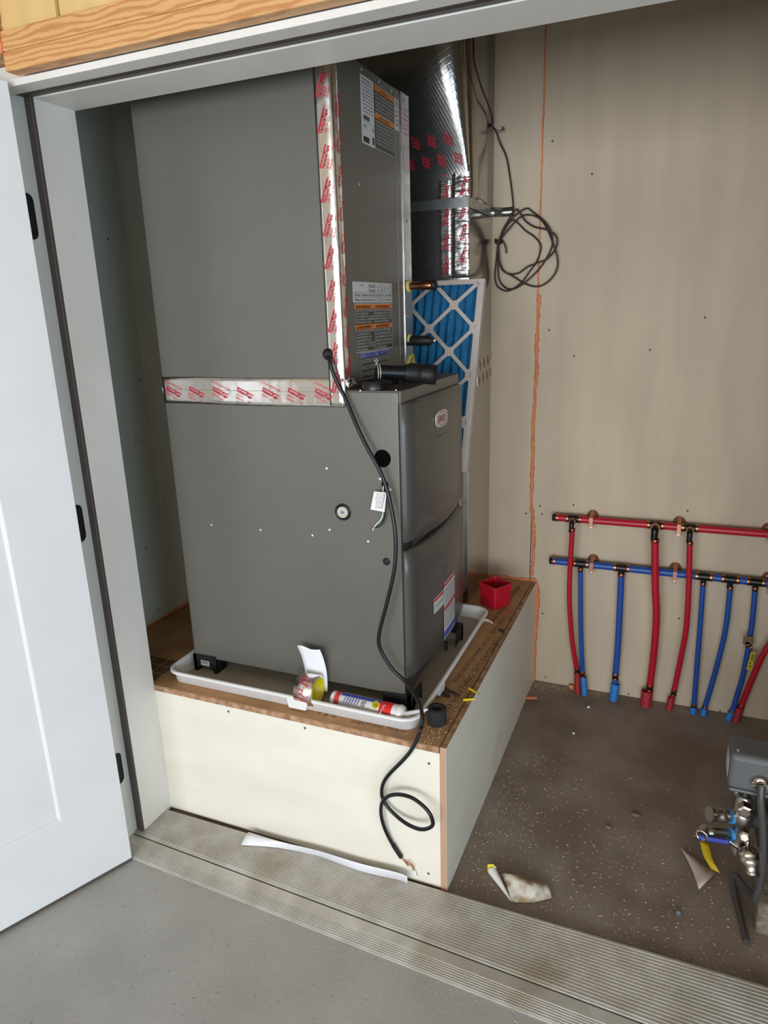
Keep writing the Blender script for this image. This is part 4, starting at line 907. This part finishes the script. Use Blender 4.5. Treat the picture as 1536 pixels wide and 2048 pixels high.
m2=MB(); tubetxt(m2,'DUCT',.100,1.1,.008,.018,.0006,True); tubetxt(m2,'SEALANT',.108,1.15,.008,.024,.0004,True); obj('label_print',m2,black_ink_m,tu)
m2=MB(); tubetxt(m2,'Red Devil',Lt-.045,1.2,.012,.030,.0008,True); obj('label_print',m2,label_white_m,tu)
for r_,mt,z_ in ((.0105,yellow_m,.0012),(.0075,black_ink_m,.0016),(.0055,yellow_m,.002)):
    m=MB(); th=.95; nrm=side*math.cos(th)+V(0,0,1)*math.sin(th); m.lathe(ta+tax*(Lt-.067)+nrm*(R_-.0016),nrm,[(0,r_),(.0016+z_,r_)],24); obj('label_seal',m,mt,tu)
m=MB(); th=.95; nrm=side*math.cos(th)+V(0,0,1)*math.sin(th); tg_=-side*math.sin(th)+V(0,0,1)*math.cos(th); text(m,'50',ta+tax*(Lt-.0705)+nrm*(R_+.0028)-tg_*.003,tax,tg_,.008,.007,.0006); obj('label_print',m,black_ink_m,tu)

# ------------------------------------------------------------------ things on the deck
bk=thing('square_bucket',(-.09,.92,H),'small square red plastic cup on the platform back corner','cup')
bt=[on(960,1207,'z',H+.001),on(989.5,1221,'z',H+.001),on(1021,1208.5,'z',H+.001)]; bt.append(bt[0]+bt[2]-bt[1])
cen=sum(bt,V(0,0,0))/4; cen.z=H+.001
tp_=[on(957.5,1163.5,'z',H+.086),on(991,1178,'z',H+.086),on(1025,1166,'z',H+.086)]; tp_.append(tp_[0]+tp_[2]-tp_[1])
def lerp_ring(t,sc=1): 
    R4=[b_+(t_-b_)*t for b_,t_ in zip(bt,tp_)]; c_=sum(R4,V(0,0,0))/4; out=[]
    n=5; rr=.10
    for i in range(4):
        A_,B_,C_=R4[i-1],R4[i],R4[(i+1)%4]
        p0=B_+(A_-B_)*rr; p2=B_+(C_-B_)*rr
        for k in range(n): s=k/(n-1); out.append(c_+(((1-s)**2)*p0+2*s*(1-s)*B_+s*s*p2-c_)*sc)
    return out
m=MB(); rings=[lerp_ring(0,.96),lerp_ring(.04,1),lerp_ring(.88,1),lerp_ring(.88,1.06),lerp_ring(1,1.06),lerp_ring(1,.96),lerp_ring(.9,.94),lerp_ring(.06,.92)]
n=20; vs=[p for r in rings for p in r]; fs=[]
for i in range(len(rings)-1):
    for k in range(n): fs.append((i*n+k,i*n+(k+1)%n,(i+1)*n+(k+1)%n,(i+1)*n+k))
fs.append(list(range(n))[::-1]); fs.append([7*n+k for k in range(n)]); m.add(vs,fs); obj('cup_body',m,bucket_m,bk)
c=on(874,1446,'z',H); m=MB(); m.lathe(V(c.x,c.y,H+.0006),(0,0,1),[(0,.024),(.003,.0262),(.043,.0262),(.047,.0245),(.047,.012),(.008,.0115)],36)
tag(obj('foam_grommet',m,foam_black_m,at=V(c.x,c.y,H)),'black foam rubber ring standing on the platform front corner','rubber ring')
for k,((xa,ya),(xb,yb),lb) in enumerate((((938,1377),(955,1386),'yellow wire connector on the platform, the farther of two'),((926,1400),(950,1398),'yellow wire connector on the platform, the nearer of two'))):
    a=on(xa,ya,'z',H+.004);b=on(xb,yb,'z',H+.004); t=thing('wire_connector',(a.x,a.y,H),lb,'connector','yellow connectors on the platform'); ln=(b-a).length
    m=MB(); m.lathe(a,(b-a),[(0,.0036),(ln*.3,.0038),(ln*.5,.0030),(ln,.0022)],10); obj('sleeve',m,yellow_m,t)
    m=MB(); m.lathe(b,(b-a),[(0,.001),(.008,.0008)],6); obj('metal_pin',m,steel_m,t)
m=MB(); P=[on(963,1243,'z',H+.004),on(970,1240,'z',H+.006),on(977,1241,'z',H+.005),on(985,1246,'z',H+.004)]; m.tube(cr(P,4),[.003,.004,.0045,.005,.005,.005,.0055,.005,.005,.0045,.004,.004,.003],7); tag(obj('foam_scrap',m,mk('cream_foam',(.66,.55,.42),rough=.9),at=P[0]-V(0,0,.004)),'curved cream foam scrap on the platform right of the pan','scrap')
for (x,y,s,lb) in ((888,1380,.019,'thin brown bark sliver on the platform near the black rubber ring'),(905,1390,.015,'curled brown bark flake on the platform near the black rubber ring')):
    p=on(x,y,'z',H+.002); g=[[p+V((i-2)*s*.5,(j-1)*s*.35+.004*math.sin(i),.0022+.003*abs(math.sin(i*1.1+j))) for j in range(3)] for i in range(5)]; m=MB(); m.sheet(g,.0012); tag(obj('bark_flake',m,bark_m,at=p),lb,'scrap')

# ------------------------------------------------------------------ papers and litter on the floor
edge_top=[on(x,y,'y',-.030) for x,y in ((497,1664),(560,1683),(640,1703),(720,1727),(790,1744),(812,1752))]
edge_bot=[on(x,y,'z',.0195) for x,y in ((482,1690),(560,1696),(640,1713),(720,1742),(790,1758),(815,1766))]
g=[]
for a_,b_ in zip(edge_top,edge_bot):
    a2=V(a_.x,min(a_.y,-.018),max(a_.z,.026)); mid=(a2+b_)/2+V(0,.004,.006); g.append([b_,mid,a2])
gg=[cr([r[k] for r in g],4) for k in range(3)]
m=MB(); m.sheet([[gg[0][i],gg[1][i],gg[2][i]] for i in range(len(gg[0]))],.0006); tag(obj('paper_strip',m,paper_m,at=edge_bot[0]),'long white paper strip lying on the sill against the platform','paper')
lt=thing('crumpled_liner',(.2,.06,0),'crumpled dirty white backing paper with a rolled yellow end right of the platform','litter')
A_=[on(x,y,'z',z) for x,y,z in ((1001,1747,.004),(1020,1748,.028),(1050,1755,.026),(1075,1763,.020),(1097,1770,.010))]
B_=[on(x,y,'z',z) for x,y,z in ((1012,1768,.006),(1035,1772,.018),(1055,1775,.024),(1080,1780,.018),(1101,1782,.009))]
C_=[on(x,y,'z',z) for x,y,z in ((1022,1802,.002),(1036,1805,.003),(1060,1805,.003),(1080,1802,.003),(1103,1796,.003))]
ra,rb,rcx=cr(A_,4),cr(B_,4),cr(C_,4)
m=MB(); m.sheet([[a_,(a_+b_)/2+V(0,0,.002*math.sin(i*1.9)),b_,(b_+c_)/2+V(0,0,.003*math.sin(i*1.3)),c_] for i,(a_,b_,c_) in enumerate(zip(ra,rb,rcx))],.0006); obj('flat_sheet',m,dirty_paper_m,lt)
a=on(984,1741,'z',.013); b=on(1022,1802,'z',.002); m=MB(); m.lathe(a,(b-a),[(0,.0125),((b-a).length,.0015)],16,cap=False); m.lathe(a+(b-a)*.001,(b-a),[(0,.0120),((b-a).length*.9,.001)],16,cap=False); obj('rolled_end',m,mk('liner_white',(.78,.77,.74),rough=.6),lt)
m=MB(); m.lathe(a+(b-a).normalized()*.004,-(b-a),[(0,.0116),(.0045,.0119),(.005,.001)],16); m.prism([a+V(-.012,-.002,-.008),a+V(-.014,.004,.012),a+V(.002,.006,.016),a+V(.012,.004,.010)],V(-.001,.0015,0)); obj('yellow_inside',m,yellow_m,lt)
t3=thing('torn_liner',(.65,.3,0),'torn triangular grey-pink liner scrap with a yellow strip beside the pump','litter')
q=[on(1363,1698,'z',.006),on(1398,1779,'z',.003),on(1433,1744,'z',.004)]
q3=on(1385,1718,'z',.022)
m=MB(); g=[]
for i in range(7):
    s=i/6; a_=q[0]+(q[1]-q[0])*s+V(.004*math.sin(PI*s),0,0); b_=q[0]+(q[2]-q[0])*s; g.append([a_,(a_+b_)/2+V(0,0,.006*math.sin(PI*s)),b_])
m.sheet(g,.0008); obj('liner_face',m,mk('liner_greypink',(.50,.42,.39),rough=.6),t3)
m=MB(); st=[on(1408,1683,'z',.045),on(1415,1712,'z',.028),on(1423,1728,'z',.018),on(1431,1742,'z',.006)]; w_=V(.012,-.004,0); m.sheet([[p-w_,p,p+w_] for p in cr(st,3)],.0006); obj('yellow_strip',m,dullyellow_m,t3)
for (x,y,s,z,mt,lb,nm_) in ((1177,1416,.006,.005,paper_m,'white pebble on the floor near the blue conduit sleeves','pebble'),(1147,1468,.005,.004,paper_m,'white pebble on the floor below the blue conduit sleeves','pebble'),(1272,1630,.017,.003,mk('tan_chip',(.22,.15,.10),rough=.9),'flat tan bark chip in the middle of the closet floor','chip'),(1217,1656,.010,.004,MATS['tan_chip'],'small twig curl on the closet floor left of the pump','twig'),(1356,1832,.009,.010,grey_box_m,'dark grey plastic bit on the floor in front of the pump','scrap')):
    p=on(x,y,'z',0); m=MB(); m.sphere(V(p.x,p.y,z*.8),1,8,(s,s*.6,z)); tag(obj(nm_,m,mt,at=V(p.x,p.y,0)),lb,'debris')
p=on(1060,1398,'z',.006); m=MB(); m.sheet([[p+V(-.02+i*.012,-.02+j*.014+.004*i,.004+.006*abs(math.sin(i*1.4+j))) for j in range(3)] for i in range(5)],.003); tag(obj('sealant_scrap',m,foamo_m,at=V(p.x,p.y,0)),'orange sealant scrap on the floor at the platform back corner','scrap')
p=on(1143,1374,'z',.01); m=MB(); m.sphere(p,.011,8,(1.2,.8,.9)); tag(obj('sealant_scrap',m,foamo_m,at=V(p.x,p.y,0)),'orange sealant blob beside the first red sleeve','scrap')
# sawdust and shavings nobody could count
def chips(n,fn,z,name,par=None,smin=.0012,smax=.0045,at=(0,0,0)):
    m=MB()
    for _ in range(n):
        x,y=fn(); 
        if x is None: continue
        a=random.uniform(0,PI); l=random.uniform(smin,smax); w_=l*random.uniform(.15,.5); zz=z(x,y) if callable(z) else z
        u=V(math.cos(a),math.sin(a),random.uniform(0,.25)); v=V(-math.sin(a),math.cos(a),0); o_=V(x,y,zz+.0003)
        m.add([o_-u*l-v*w_*.3,o_-v*w_,o_+u*l,o_+v*w_,o_+V(0,0,w_*.7+.0005)],[(0,1,4),(1,2,4),(2,3,4),(3,0,4),(3,2,1,0)])
    o=obj(name,m,chip_m,at=at); o['kind']='stuff'; return o
def fin():
    r=random.random()
    if r<.30: x=random.uniform(.02,1.2); y=.0+abs(random.gauss(0,.10))
    elif r<.55: x=.03+abs(random.gauss(0,.12)); y=random.uniform(.05,.7)
    elif r<.72: x=random.uniform(.02,.5)*random.random(); y=D-.01-abs(random.gauss(0,.03))
    else: x=random.gauss(.45,.2); y=random.gauss(.25,.18)
    return (x,y) if (.012<x<1.3 and -.0<y<D-.003) else (None,None)
tag(chips(1500,fin,0,'sawdust',at=(.4,.3,0)),'pale sawdust and shavings scattered over the closet floor','sawdust')
def fout():
    if random.random()<.55: x=random.uniform(-.85,.9); y=-.218+sk(x)-abs(random.gauss(0,.03))
    else: x=random.uniform(-.9,.9); y=-.22+sk(x)-random.uniform(0,.55)**1.1
    return x,y
tag(chips(520,fout,0,'sawdust',smin=.001,smax=.0034,at=(0,-.4,0)),'sparse sawdust on the grey floor outside the sill','sawdust')
def fth(): x=random.uniform(-.9,.9); y=random.uniform(-.14,-.02); return (x,y) if random.random()<.35+.65*(x>-.1) else (None,None)
tag(chips(800,fth,.0172,'sawdust',smin=.0008,smax=.0026,at=(0,-.08,.017)),'fine sawdust lodged in the ribbed aluminium sill','sawdust')
def fdk(): x=random.gauss(-.045,.02); y=abs(random.gauss(.12,.16)); return (x,y) if (-.078<x<-.012 and .004<y<1.1) else (None,None)
tag(chips(420,fdk,H,'sawdust',smin=.0008,smax=.003,at=(-.05,.1,H)),'sawdust on the platform board by the black rubber ring','sawdust')

# ------------------------------------------------------------------ water manifolds on the back wall
def q7(cx,cy): return (1040+cx/3.097,980+cy/3.097)
RT=[None]
def ring(mb,c,ax,r,ln=.010):
    m=MB(); m.lathe(Vector(c)-Vector(ax).normalized()*ln/2,ax,[(0,r*.97),(ln*.15,r),(ln*.85,r),(ln,r*.97)],16); obj('crimp_ring',m,copper_m,RT[0])
YH=1.170
def header(name,pa,pb,mat,label):
    t=thing(name,(0,D,0),label,'pipe manifold'); a=on(*pa,'y',YH); b=on(*pb,'y',YH); dr=(b-a).normalized(); e=a+dr*1.2
    m=MB(); m.tube([a,e],.0138,16); obj('header_pipe',m,mat,t)
    m=MB(); m.lathe(a-dr*.004,dr,[(0,.010),(.002,.0145),(.012,.0145)],16); obj('end_cap',m,black_m,t)
    RT[0]=t; ring(None,a+dr*.014,dr,.0152)
    return t,a,dr
rm,ra_,rd=header('red_pipe_manifold',(1107,1034.5),(1530,1067.5),redpipe_m,'red plastic hot water manifold with downpipes on the back wall')
bm,ba_,bd=header('blue_pipe_manifold',(1101,1121),(1530,1166),bluepipe_m,'blue plastic cold water manifold with downpipes below the red one')
def at_x(a,d,px): # point on header seen at picture column px
    lo,hi=0,1.2
    for _ in range(40):
        md=(lo+hi)/2; P=a+d*md-CP; xc=sum(RC[0][k]*P[k] for k in range(3)); zc_=sum(RC[2][k]*P[k] for k in range(3))
        if FPX*xc/zc_+768<px: lo=md
        else: hi=md
    return a+d*lo
def tee(t,c,dr,down=None,front=None,r=.0125):
    RT[0]=t
    m=MB(); m.tube([c-dr*.019,c+dr*.019],.0148,16)
    if front: m.tube([c,c+V(0,-.04,-.004)],r*1.05,14); m.tube(cr([c+V(0,-.034,0),c+V(0,-.046,-.006),c+V(0,-.048,-.024),c+V(0,-.048,-.04)],4),r*.95,12)
    else: m.tube([c,c+V(0,0,-.034)],r*.95,14)
    obj('tee_fitting',m,darkm_m,t)
    m=MB(); ring(m,c-dr*.024,dr,.0156); ring(m,c+dr*.024,dr,.0156)
    if front: ring(m,c+V(0,-.022,-.002),V(0,1,0),r*1.25,.008); ring(m,c+V(0,-.032,-.003),V(0,1,0),r*1.25,.005)
def drop(t,pts,y0,y1,r,mat,top=True):
    RT[0]=t; n=len(pts); P=[on(*q7(*p),'y',y0+(y1-y0)*i/(n-1)) for i,p in enumerate(pts)]; C=cr(P,5)
    m=MB(); m.tube(C,r,14); obj('downpipe',m,mat,t)
    m=MB(); 
    if top: ring(m,C[0]+(C[1]-C[0]).normalized()*.006,C[1]-C[0],r*1.15)
    ring(m,C[-1],C[-1]-C[-2],r*1.15,.009); ring(m,C[-1]+(C[-1]-C[-2]).normalized()*.02,C[-1]-C[-2],r*1.15,.006)
    m=MB(); d_=(C[-1]-C[-2]).normalized(); m.tube([C[-1],C[-1]+d_*.016],r*.95,12); obj('coupling',m,darkm_m,t)
    return C[-1]+d_*.016
def tail(t,e,b,r,mat): m=MB(); m.tube([e,b],r,12); obj('riser_stub',m,mat,t)
def sleeve(pa,pb,rad,mat,label,col):
    a=on(*q7(*pa),'y',1.168); b=on(*q7(*pb),'y',1.165); b=V(b.x,b.y,.0); ax=(a-b); L_=ax.length; n=max(6,int(L_/.0045)); prof=[]
    for i in range(n): prof+=[(L_*i/n,rad),(L_*(i+.35)/n,rad),(L_*(i+.5)/n,rad*.88),(L_*(i+.85)/n,rad*.88)]
    prof+=[(L_,rad),(L_,rad*.8),(L_*.6,rad*.78)]
    m=MB(); m.lathe(b,ax,prof,20); o=obj('conduit_sleeve',m,mat,at=b); return tag(o,label,'pipe sleeve',col+' conduit sleeves at the wall foot')
tee(rm,at_x(ra_,rd,1147),rd,front=1,r=.010); tee(rm,at_x(ra_,rd,1311),rd,front=1,r=.0135); tee(rm,at_x(ra_,rd,1380),rd,front=1,r=.0105)
for px in (1161.5,1243,1408,1461,1512): tee(bm,at_x(ba_,bd,px),bd,r=.0125 if px==1243 else .0105)
tee(bm,ba_+bd*.93,bd,r=.0105)
e=drop(rm,[(325,238),(312,450),(305,650),(312,800),(325,950),(350,1105)],1.122,1.165,.0098,redpipe_m); tail(rm,e,V(e.x+.004,1.168,.01),.007,redpipe_m)
e=drop(bm,[(375,482),(375,700),(378,900),(388,1130)],1.17,1.168,.0095,bluepipe_m); tail(bm,e,V(e.x+.006,1.168,.01),.007,bluepipe_m)
e=drop(bm,[(628,516),(620,700),(607,950),(592,1140)],1.17,1.168,.0122,bluepipe_m); tail(bm,e,V(e.x,1.168,.01),.010,bluepipe_m)
e=drop(rm,[(836,304),(838,600),(845,780),(830,1000),(805,1208)],1.120,1.165,.0135,redpipe_m); tail(rm,e,V(e.x-.005,1.168,.01),.011,redpipe_m)
e=drop(rm,[(1052,320),(1045,600),(1030,850),(1000,1020),(955,1240)],1.122,1.165,.0102,redpipe_m); tail(rm,e,V(e.x-.01,1.168,.01),.008,redpipe_m)
e=drop(bm,[(1135,572),(1115,850),(1095,1100),(1078,1330)],1.17,1.168,.0095,bluepipe_m); tail(bm,e,V(e.x,1.168,.004),.007,bluepipe_m)
e=drop(bm,[(1303,598),(1275,850),(1230,1050),(1180,1230),(1145,1345)],1.17,1.168,.0095,bluepipe_m); tail(bm,e,V(e.x,1.168,.004),.007,bluepipe_m)
e=drop(bm,[(1458,600),(1440,800),(1425,905),(1410,1000),(1380,1150),(1345,1270),(1315,1370)],1.17,1.168,.0095,bluepipe_m); tail(bm,e,V(e.x-.005,1.168,.004),.007,bluepipe_m)
P=[on(1539,1288,'y',1.15),on(*q7(1450,1140),'y',1.158),on(*q7(1372,1335),'y',1.165)]
top=at_x(ra_,rd,1539)+V(.14,-.04,-.05); m=MB(); m.tube(cr([top+V(.01,0,.04),top+V(0,0,-.12)]+[P[0]]+P[1:],6),.0105,14); obj('downpipe',m,redpipe_m,rm); tail(rm,P[-1],V(P[-1].x-.01,1.168,.006),.0085,redpipe_m)
ring(None,P[-1],P[-1]-P[-2],.012); tee(rm,V(top.x+.01,YH,ra_.z+rd.z/rd.x*(top.x-ra_.x)),rd,front=1,r=.0105)
# small ball valve with yellow tag on the fifth blue pipe
c=on(*q7(1422,940),'y',1.168); m=MB(); m.lathe(c+V(0,0,.026),V(-.1,0,-1),[(0,.008),(.008,.011),(.014,.014),(.036,.014),(.042,.011),(.05,.008)],16); m.lathe(c+V(-.008,-.01,0),(0,-1,0),[(0,.009),(.012,.008)],12); m.obox(c+V(-.024,-.022,-.002),V(1,0,.1).normalized(),V(0,0,1),V(0,1,0),.03,.030,.003); obj('shutoff_valve',m,mk('valve_brass',(.40,.30,.20),rough=.35,metal=1),bm)
m=MB(); m.lathe(c+V(.004,-.024,-.012),(0,-1,0),[(0,.006),(.005,.005),(.005,.001)],10); obj('valve_nut',m,steel_m,bm)
a=on(*q7(1425,1055),'y',1.15); m=MB(); m.obox(a+V(-.009,0,-.038),V(1,0,0),V(.12,0,1).normalized(),V(0,1,0),.017,.072,.0008); obj('valve_tag',m,mk('tag_yellow',(.55,.42,.01),rough=.5),bm,label='yellow paper tag on the valve')
m=MB(); text(m,'2 * 203',a+V(.006,-.0008,-.030),V(.12,0,1).normalized(),V(-1,0,.12),.013,.055,.001); obj('tag_print',m,black_ink_m,bm)
def hanger(t,px,py,a,d):
    c=at_x(a,d,px); m=MB(); m.lathe(V(c.x,D-.001,c.z+.008),(0,-1,0),[(0,.0225),(.004,.0215),(.010,.013),(.014,.006)],20)
    m.box(c.x-.0065,c.x+.0065,YH-.0175,YH-.0155,c.z-.016,c.z+.016)
    m.prism([V(c.x-.0065,YH-.0175,c.z+.016),V(c.x+.0065,YH-.0175,c.z+.016),V(c.x+.0065,D-.014,c.z+.030),V(c.x-.0065,D-.014,c.z+.030)],(0,0,-.002)); m.prism([V(c.x-.0065,YH-.0175,c.z-.016),V(c.x+.0065,YH-.0175,c.z-.016),V(c.x+.0065,YH+.012,c.z-.018),V(c.x-.0065,YH+.012,c.z-.018)],(0,0,-.002))
    m.box(c.x-.0065,c.x+.0065,YH-.012,YH-.010,c.z-.034,c.z-.016); h_=obj('pipe_hanger',m,mk('brown_copper',(.50,.25,.16),rough=.35,metal=.9) if 'brown_copper' not in MATS else MATS['brown_copper'],t)
    for q_,yy in ((V(c.x,YH-.0126,c.z-.028),0),(V(c.x,D-.016,c.z+.022),0)):
        s_=bpy.data.objects.new('screw',SM); COL.objects.link(s_); s_.parent=h_; s_.location=q_-ORG[h_.name]
for px in (1183,1358): hanger(rm,px,0,ra_,rd)
for px in (1184,1350,1539): hanger(bm,px,0,ba_,bd)
hanger(rm,1539,0,ra_,rd)
sleeve((354,1130),(358,1252),.0125,sleever_m,'red corrugated sleeve at the floor, leftmost of all','red')
sleeve((393,1158),(400,1272),.0130,sleeveb_m,'bright blue corrugated sleeve at the floor, touching the leftmost red one','blue')
sleeve((592,1200),(578,1312),.0175,sleeveb_m,'wide bright blue corrugated sleeve standing alone around the thick blue pipe','blue')
sleeve((788,1243),(778,1345),.0225,sleever_m,'widest dark red corrugated sleeve at the thick red pipe foot','red')
sleeve((940,1285),(922,1365),.0140,sleever_m,'red corrugated sleeve at the third red pipe foot','red')
sleeve((1076,1345),(1070,1388),.0125,sleeveb_m,'short blue sleeve at the foot of the third blue pipe','blue')
sleeve((1142,1352),(1136,1392),.0125,sleeveb_m,'short blue sleeve at the foot of the fourth blue pipe','blue')
sleeve((1310,1375),(1288,1430),.0125,sleeveb_m,'leaning blue sleeve at the foot of the blue pipe with the valve','blue')
sleeve((1362,1350),(1338,1415),.0145,sleever_m,'leaning red sleeve, rightmost of the red ones','red')

# ------------------------------------------------------------------ pump at the right edge
YP=.17
def yp(px,py,y=YP): return on(px,py,'y',y)
pu=thing('water_pump',(.86,.25,0),'jet pump with grey pressure switch and steel fittings at the right edge','pump')
m=MB(); a=yp(1462,1503,.16); b=yp(1463,1574,.16)
x0=a.x; zt_=a.z+.0; zb_=b.z
m.box(x0,x0+.13,.15,.245,zb_,zt_); bx=obj('switch_cover',m,grey_box_m,pu,bevel=.014,seg=4)
m=MB(); m.box(x0+.004,x0+.125,.149,.247,zb_-.004,zb_+.004); obj('switch_base',m,grey_box_m,pu,bevel=.003)
m=MB(); m.box(x0-.0008,x0-.0002,.17,.225,zb_+.02,zt_-.025); obj('switch_label',m,label_white_m,pu); m=MB(); m.lathe(V(x0+.016,.17,zt_-.002),(0,0,1),[(0,.005),(.004,.0045)],10); obj('cover_screw',m,steel_m,pu)
m=MB(); c=yp(1521,1567,.145); m.lathe(V(c.x,.150,c.z),(0,-1,0),[(0,.018),(.006,.019),(.010,.016),(.012,.011)],20); m.box(c.x-.02,c.x+.022,.136,.141,c.z-.006,c.z+.006); m.lathe(V(c.x-.016,.136,c.z),(0,-1,0),[(0,.004),(.004,.003)],8); obj('cord_clamp',m,steel_m,pu)
m=MB(); c=yp(1474,1590,.20); m.lathe(V(c.x,.20,zb_),(0,0,-1),[(0,.010),(.01,.010),(.012,.0145),(.052,.0145),(.056,.010),(.1,.010)],20); obj('gauge_snubber',m,mk('dull_nickel',(.45,.41,.39),rough=.32,metal=1),pu)
c2=yp(1490,1590,.19); m=MB(); m.lathe(V(c2.x,.19,zb_),(0,0,-1),[(0,.012),(.010,.008),(.014,.0035),(.07,.0035)],12); obj('switch_tube',m,mk('verdigris_brass',(.25,.36,.33),rough=.4,metal=.8),pu)
cc=yp(1484,1640,.17)
m=MB(); m.lathe(V(cc.x,.17,cc.z+.07),(0,0,-1),[(0,.014),(.01,.020),(.04,.020),(.045,.024),(.075,.024),(.08,.018),(.13,.018),(.14,.022),(.16,.022)],20); obj('tank_cross',m,MATS['dull_nickel'],pu)
m=MB(); h_=yp(1490,1625,.13); m.lathe(V(h_.x,.15,h_.z),(0,-1,0),[(0,.017),(.02,.017),(.022,.012)],6,smooth=False); m.lathe(yp(1488,1675,.14)+V(0,.01,0),(0,-1,.3),[(0,.014),(.016,.014),(.018,.009)],6,smooth=False); obj('hex_plug',m,steel_m,pu)
for pa,pb,nm_ in (((1418,1628),(1470,1634),'relief_valve'),((1404,1662),(1472,1670),'boiler_drain')):
    a=yp(*pa,.14); b=yp(*pb,.17); ax=(b-a); L_=ax.length; m=MB()
    if nm_=='relief_valve': m.lathe(a,ax,[(0,.0185),(.003,.0185),(.004,.0145),(L_*.35,.0155),(L_*.4,.0165),(L_*.6,.0165),(L_*.65,.0135),(L_,.0135)],16)
    else: m.lathe(a,ax,[(0,.013),(.02,.0145),(L_*.3,.0150),(L_*.32,.013),(L_*.6,.0135),(L_*.62,.0115),(L_,.0115)],18); m.lathe(a+V(.004,.0,0),V(-.3,-1,.05),[(-.01,.0135),(.018,.0150),(.021,.0150),(.021,.0095),(.006,.009)],18)
    obj(nm_,m,mk('tan_nickel',(.46,.40,.34),rough=.3,metal=1) if 'tan_nickel' not in MATS else MATS['tan_nickel'],pu)
    m=MB(); m.lathe(a+ax*.80,ax,[(0,.0165),(.009,.0165)],16); obj('thread_tape',m,bluetape_m,pu)
m=MB(); a=yp(1397,1673,.125); b=yp(1458,1683,.135); ax=(b-a).normalized(); up_=V(0,.25,1).normalized(); m.obox(a-up_*.006,ax,up_,ax.cross(up_),(b-a).length,.012,.007); obj('lever_grip',m,bluehandle_m,pu,bevel=.003,label='blue plastic lever grip')
m=MB(); m.sheet([[p-V(0,0,.005),p+V(0,0,.005)] for p in cr([b,yp(1475,1695,.135),yp(1492,1700,.14)],4)],.0025); obj('lever',m,steel_m,pu)
a=yp(1493,1695,.145); b=yp(1505,1753,.10); ax=b-a; L_=ax.length; m=MB(); m.lathe(a,ax,[(0,.016),(L_*.1,.024),(L_*.34,.027),(L_*.38,.024),(L_*.44,.026),(L_*.62,.024),(L_*.68,.018),(L_*.92,.015),(L_,.015),(L_,.0105),(L_*.7,.009)],22); obj('discharge_valve',m,steel_m,pu)
m=MB(); a=yp(1494,1690,.14); m.lathe(a,(0,0,1),[(0,.006),(.012,.006),(.014,.004),(.022,.004)],10); obj('stem_nut',m,steel_m,pu)
m=MB(); m.tube([V(cc.x+.01,.19,cc.z-.01),V(cc.x+.16,.24,cc.z-.01)],.020,16); m.lathe(V(.825,.335,.24),(1,-.05,0),[(-.06,.06),(-.05,.10),(.06,.115),(.30,.115),(.32,.10)],32); m.box(.83,1.2,.26,.46,.10,.17); obj('pump_body',m,motor_m,pu)
m=MB(); P=[yp(1524,1572,.125),yp(1522,1600,.115),yp(1525,1640,.11),yp(1527,1690,.11),yp(1525,1735,.115),yp(1518,1775,.12),yp(1510,1800,.13)]; m.tube(cr(P,6),.0085,12); obj('power_cord',m,mk('grey_cord',(.06,.058,.056),rough=.4),pu)
m=MB(); P=[on(1516,1800,'z',.06),on(1490,1775,'z',.035),on(1472,1752,'z',.03),on(1466,1760,'z',.02),on(1470,1790,'z',.010),on(1480,1830,'z',.0095),on(1489,1868,'z',.0095),on(1494,1885,'z',.0095)]; m.tube(cr(P,6),.0085,12); obj('power_cord',m,MATS['grey_cord'],pu)
cbk=on(1508,1868,'z',0)
m=MB(); 
x0=cbk.x; y0=cbk.y
P=[V(x0,y0,0),V(x0+.45,y0-.02,0),V(x0+.45,y0+.30,0),V(x0+.015,y0+.29,0)]; m.prism(P,(0,0,.098)); tag(obj('concrete_block',m,stone_m,bevel=.01,seg=3,at=V(x0+.2,y0+.15,0)),'rough tan concrete block under the pump','concrete block')
print('objects',len(bpy.data.objects))
for o in bpy.data.objects:
    if o.type=='MESH' and o.parent and any(k in o.name for k in ('lettering','_print','_heading','_bars','_mark')): o['kind']='stuff'
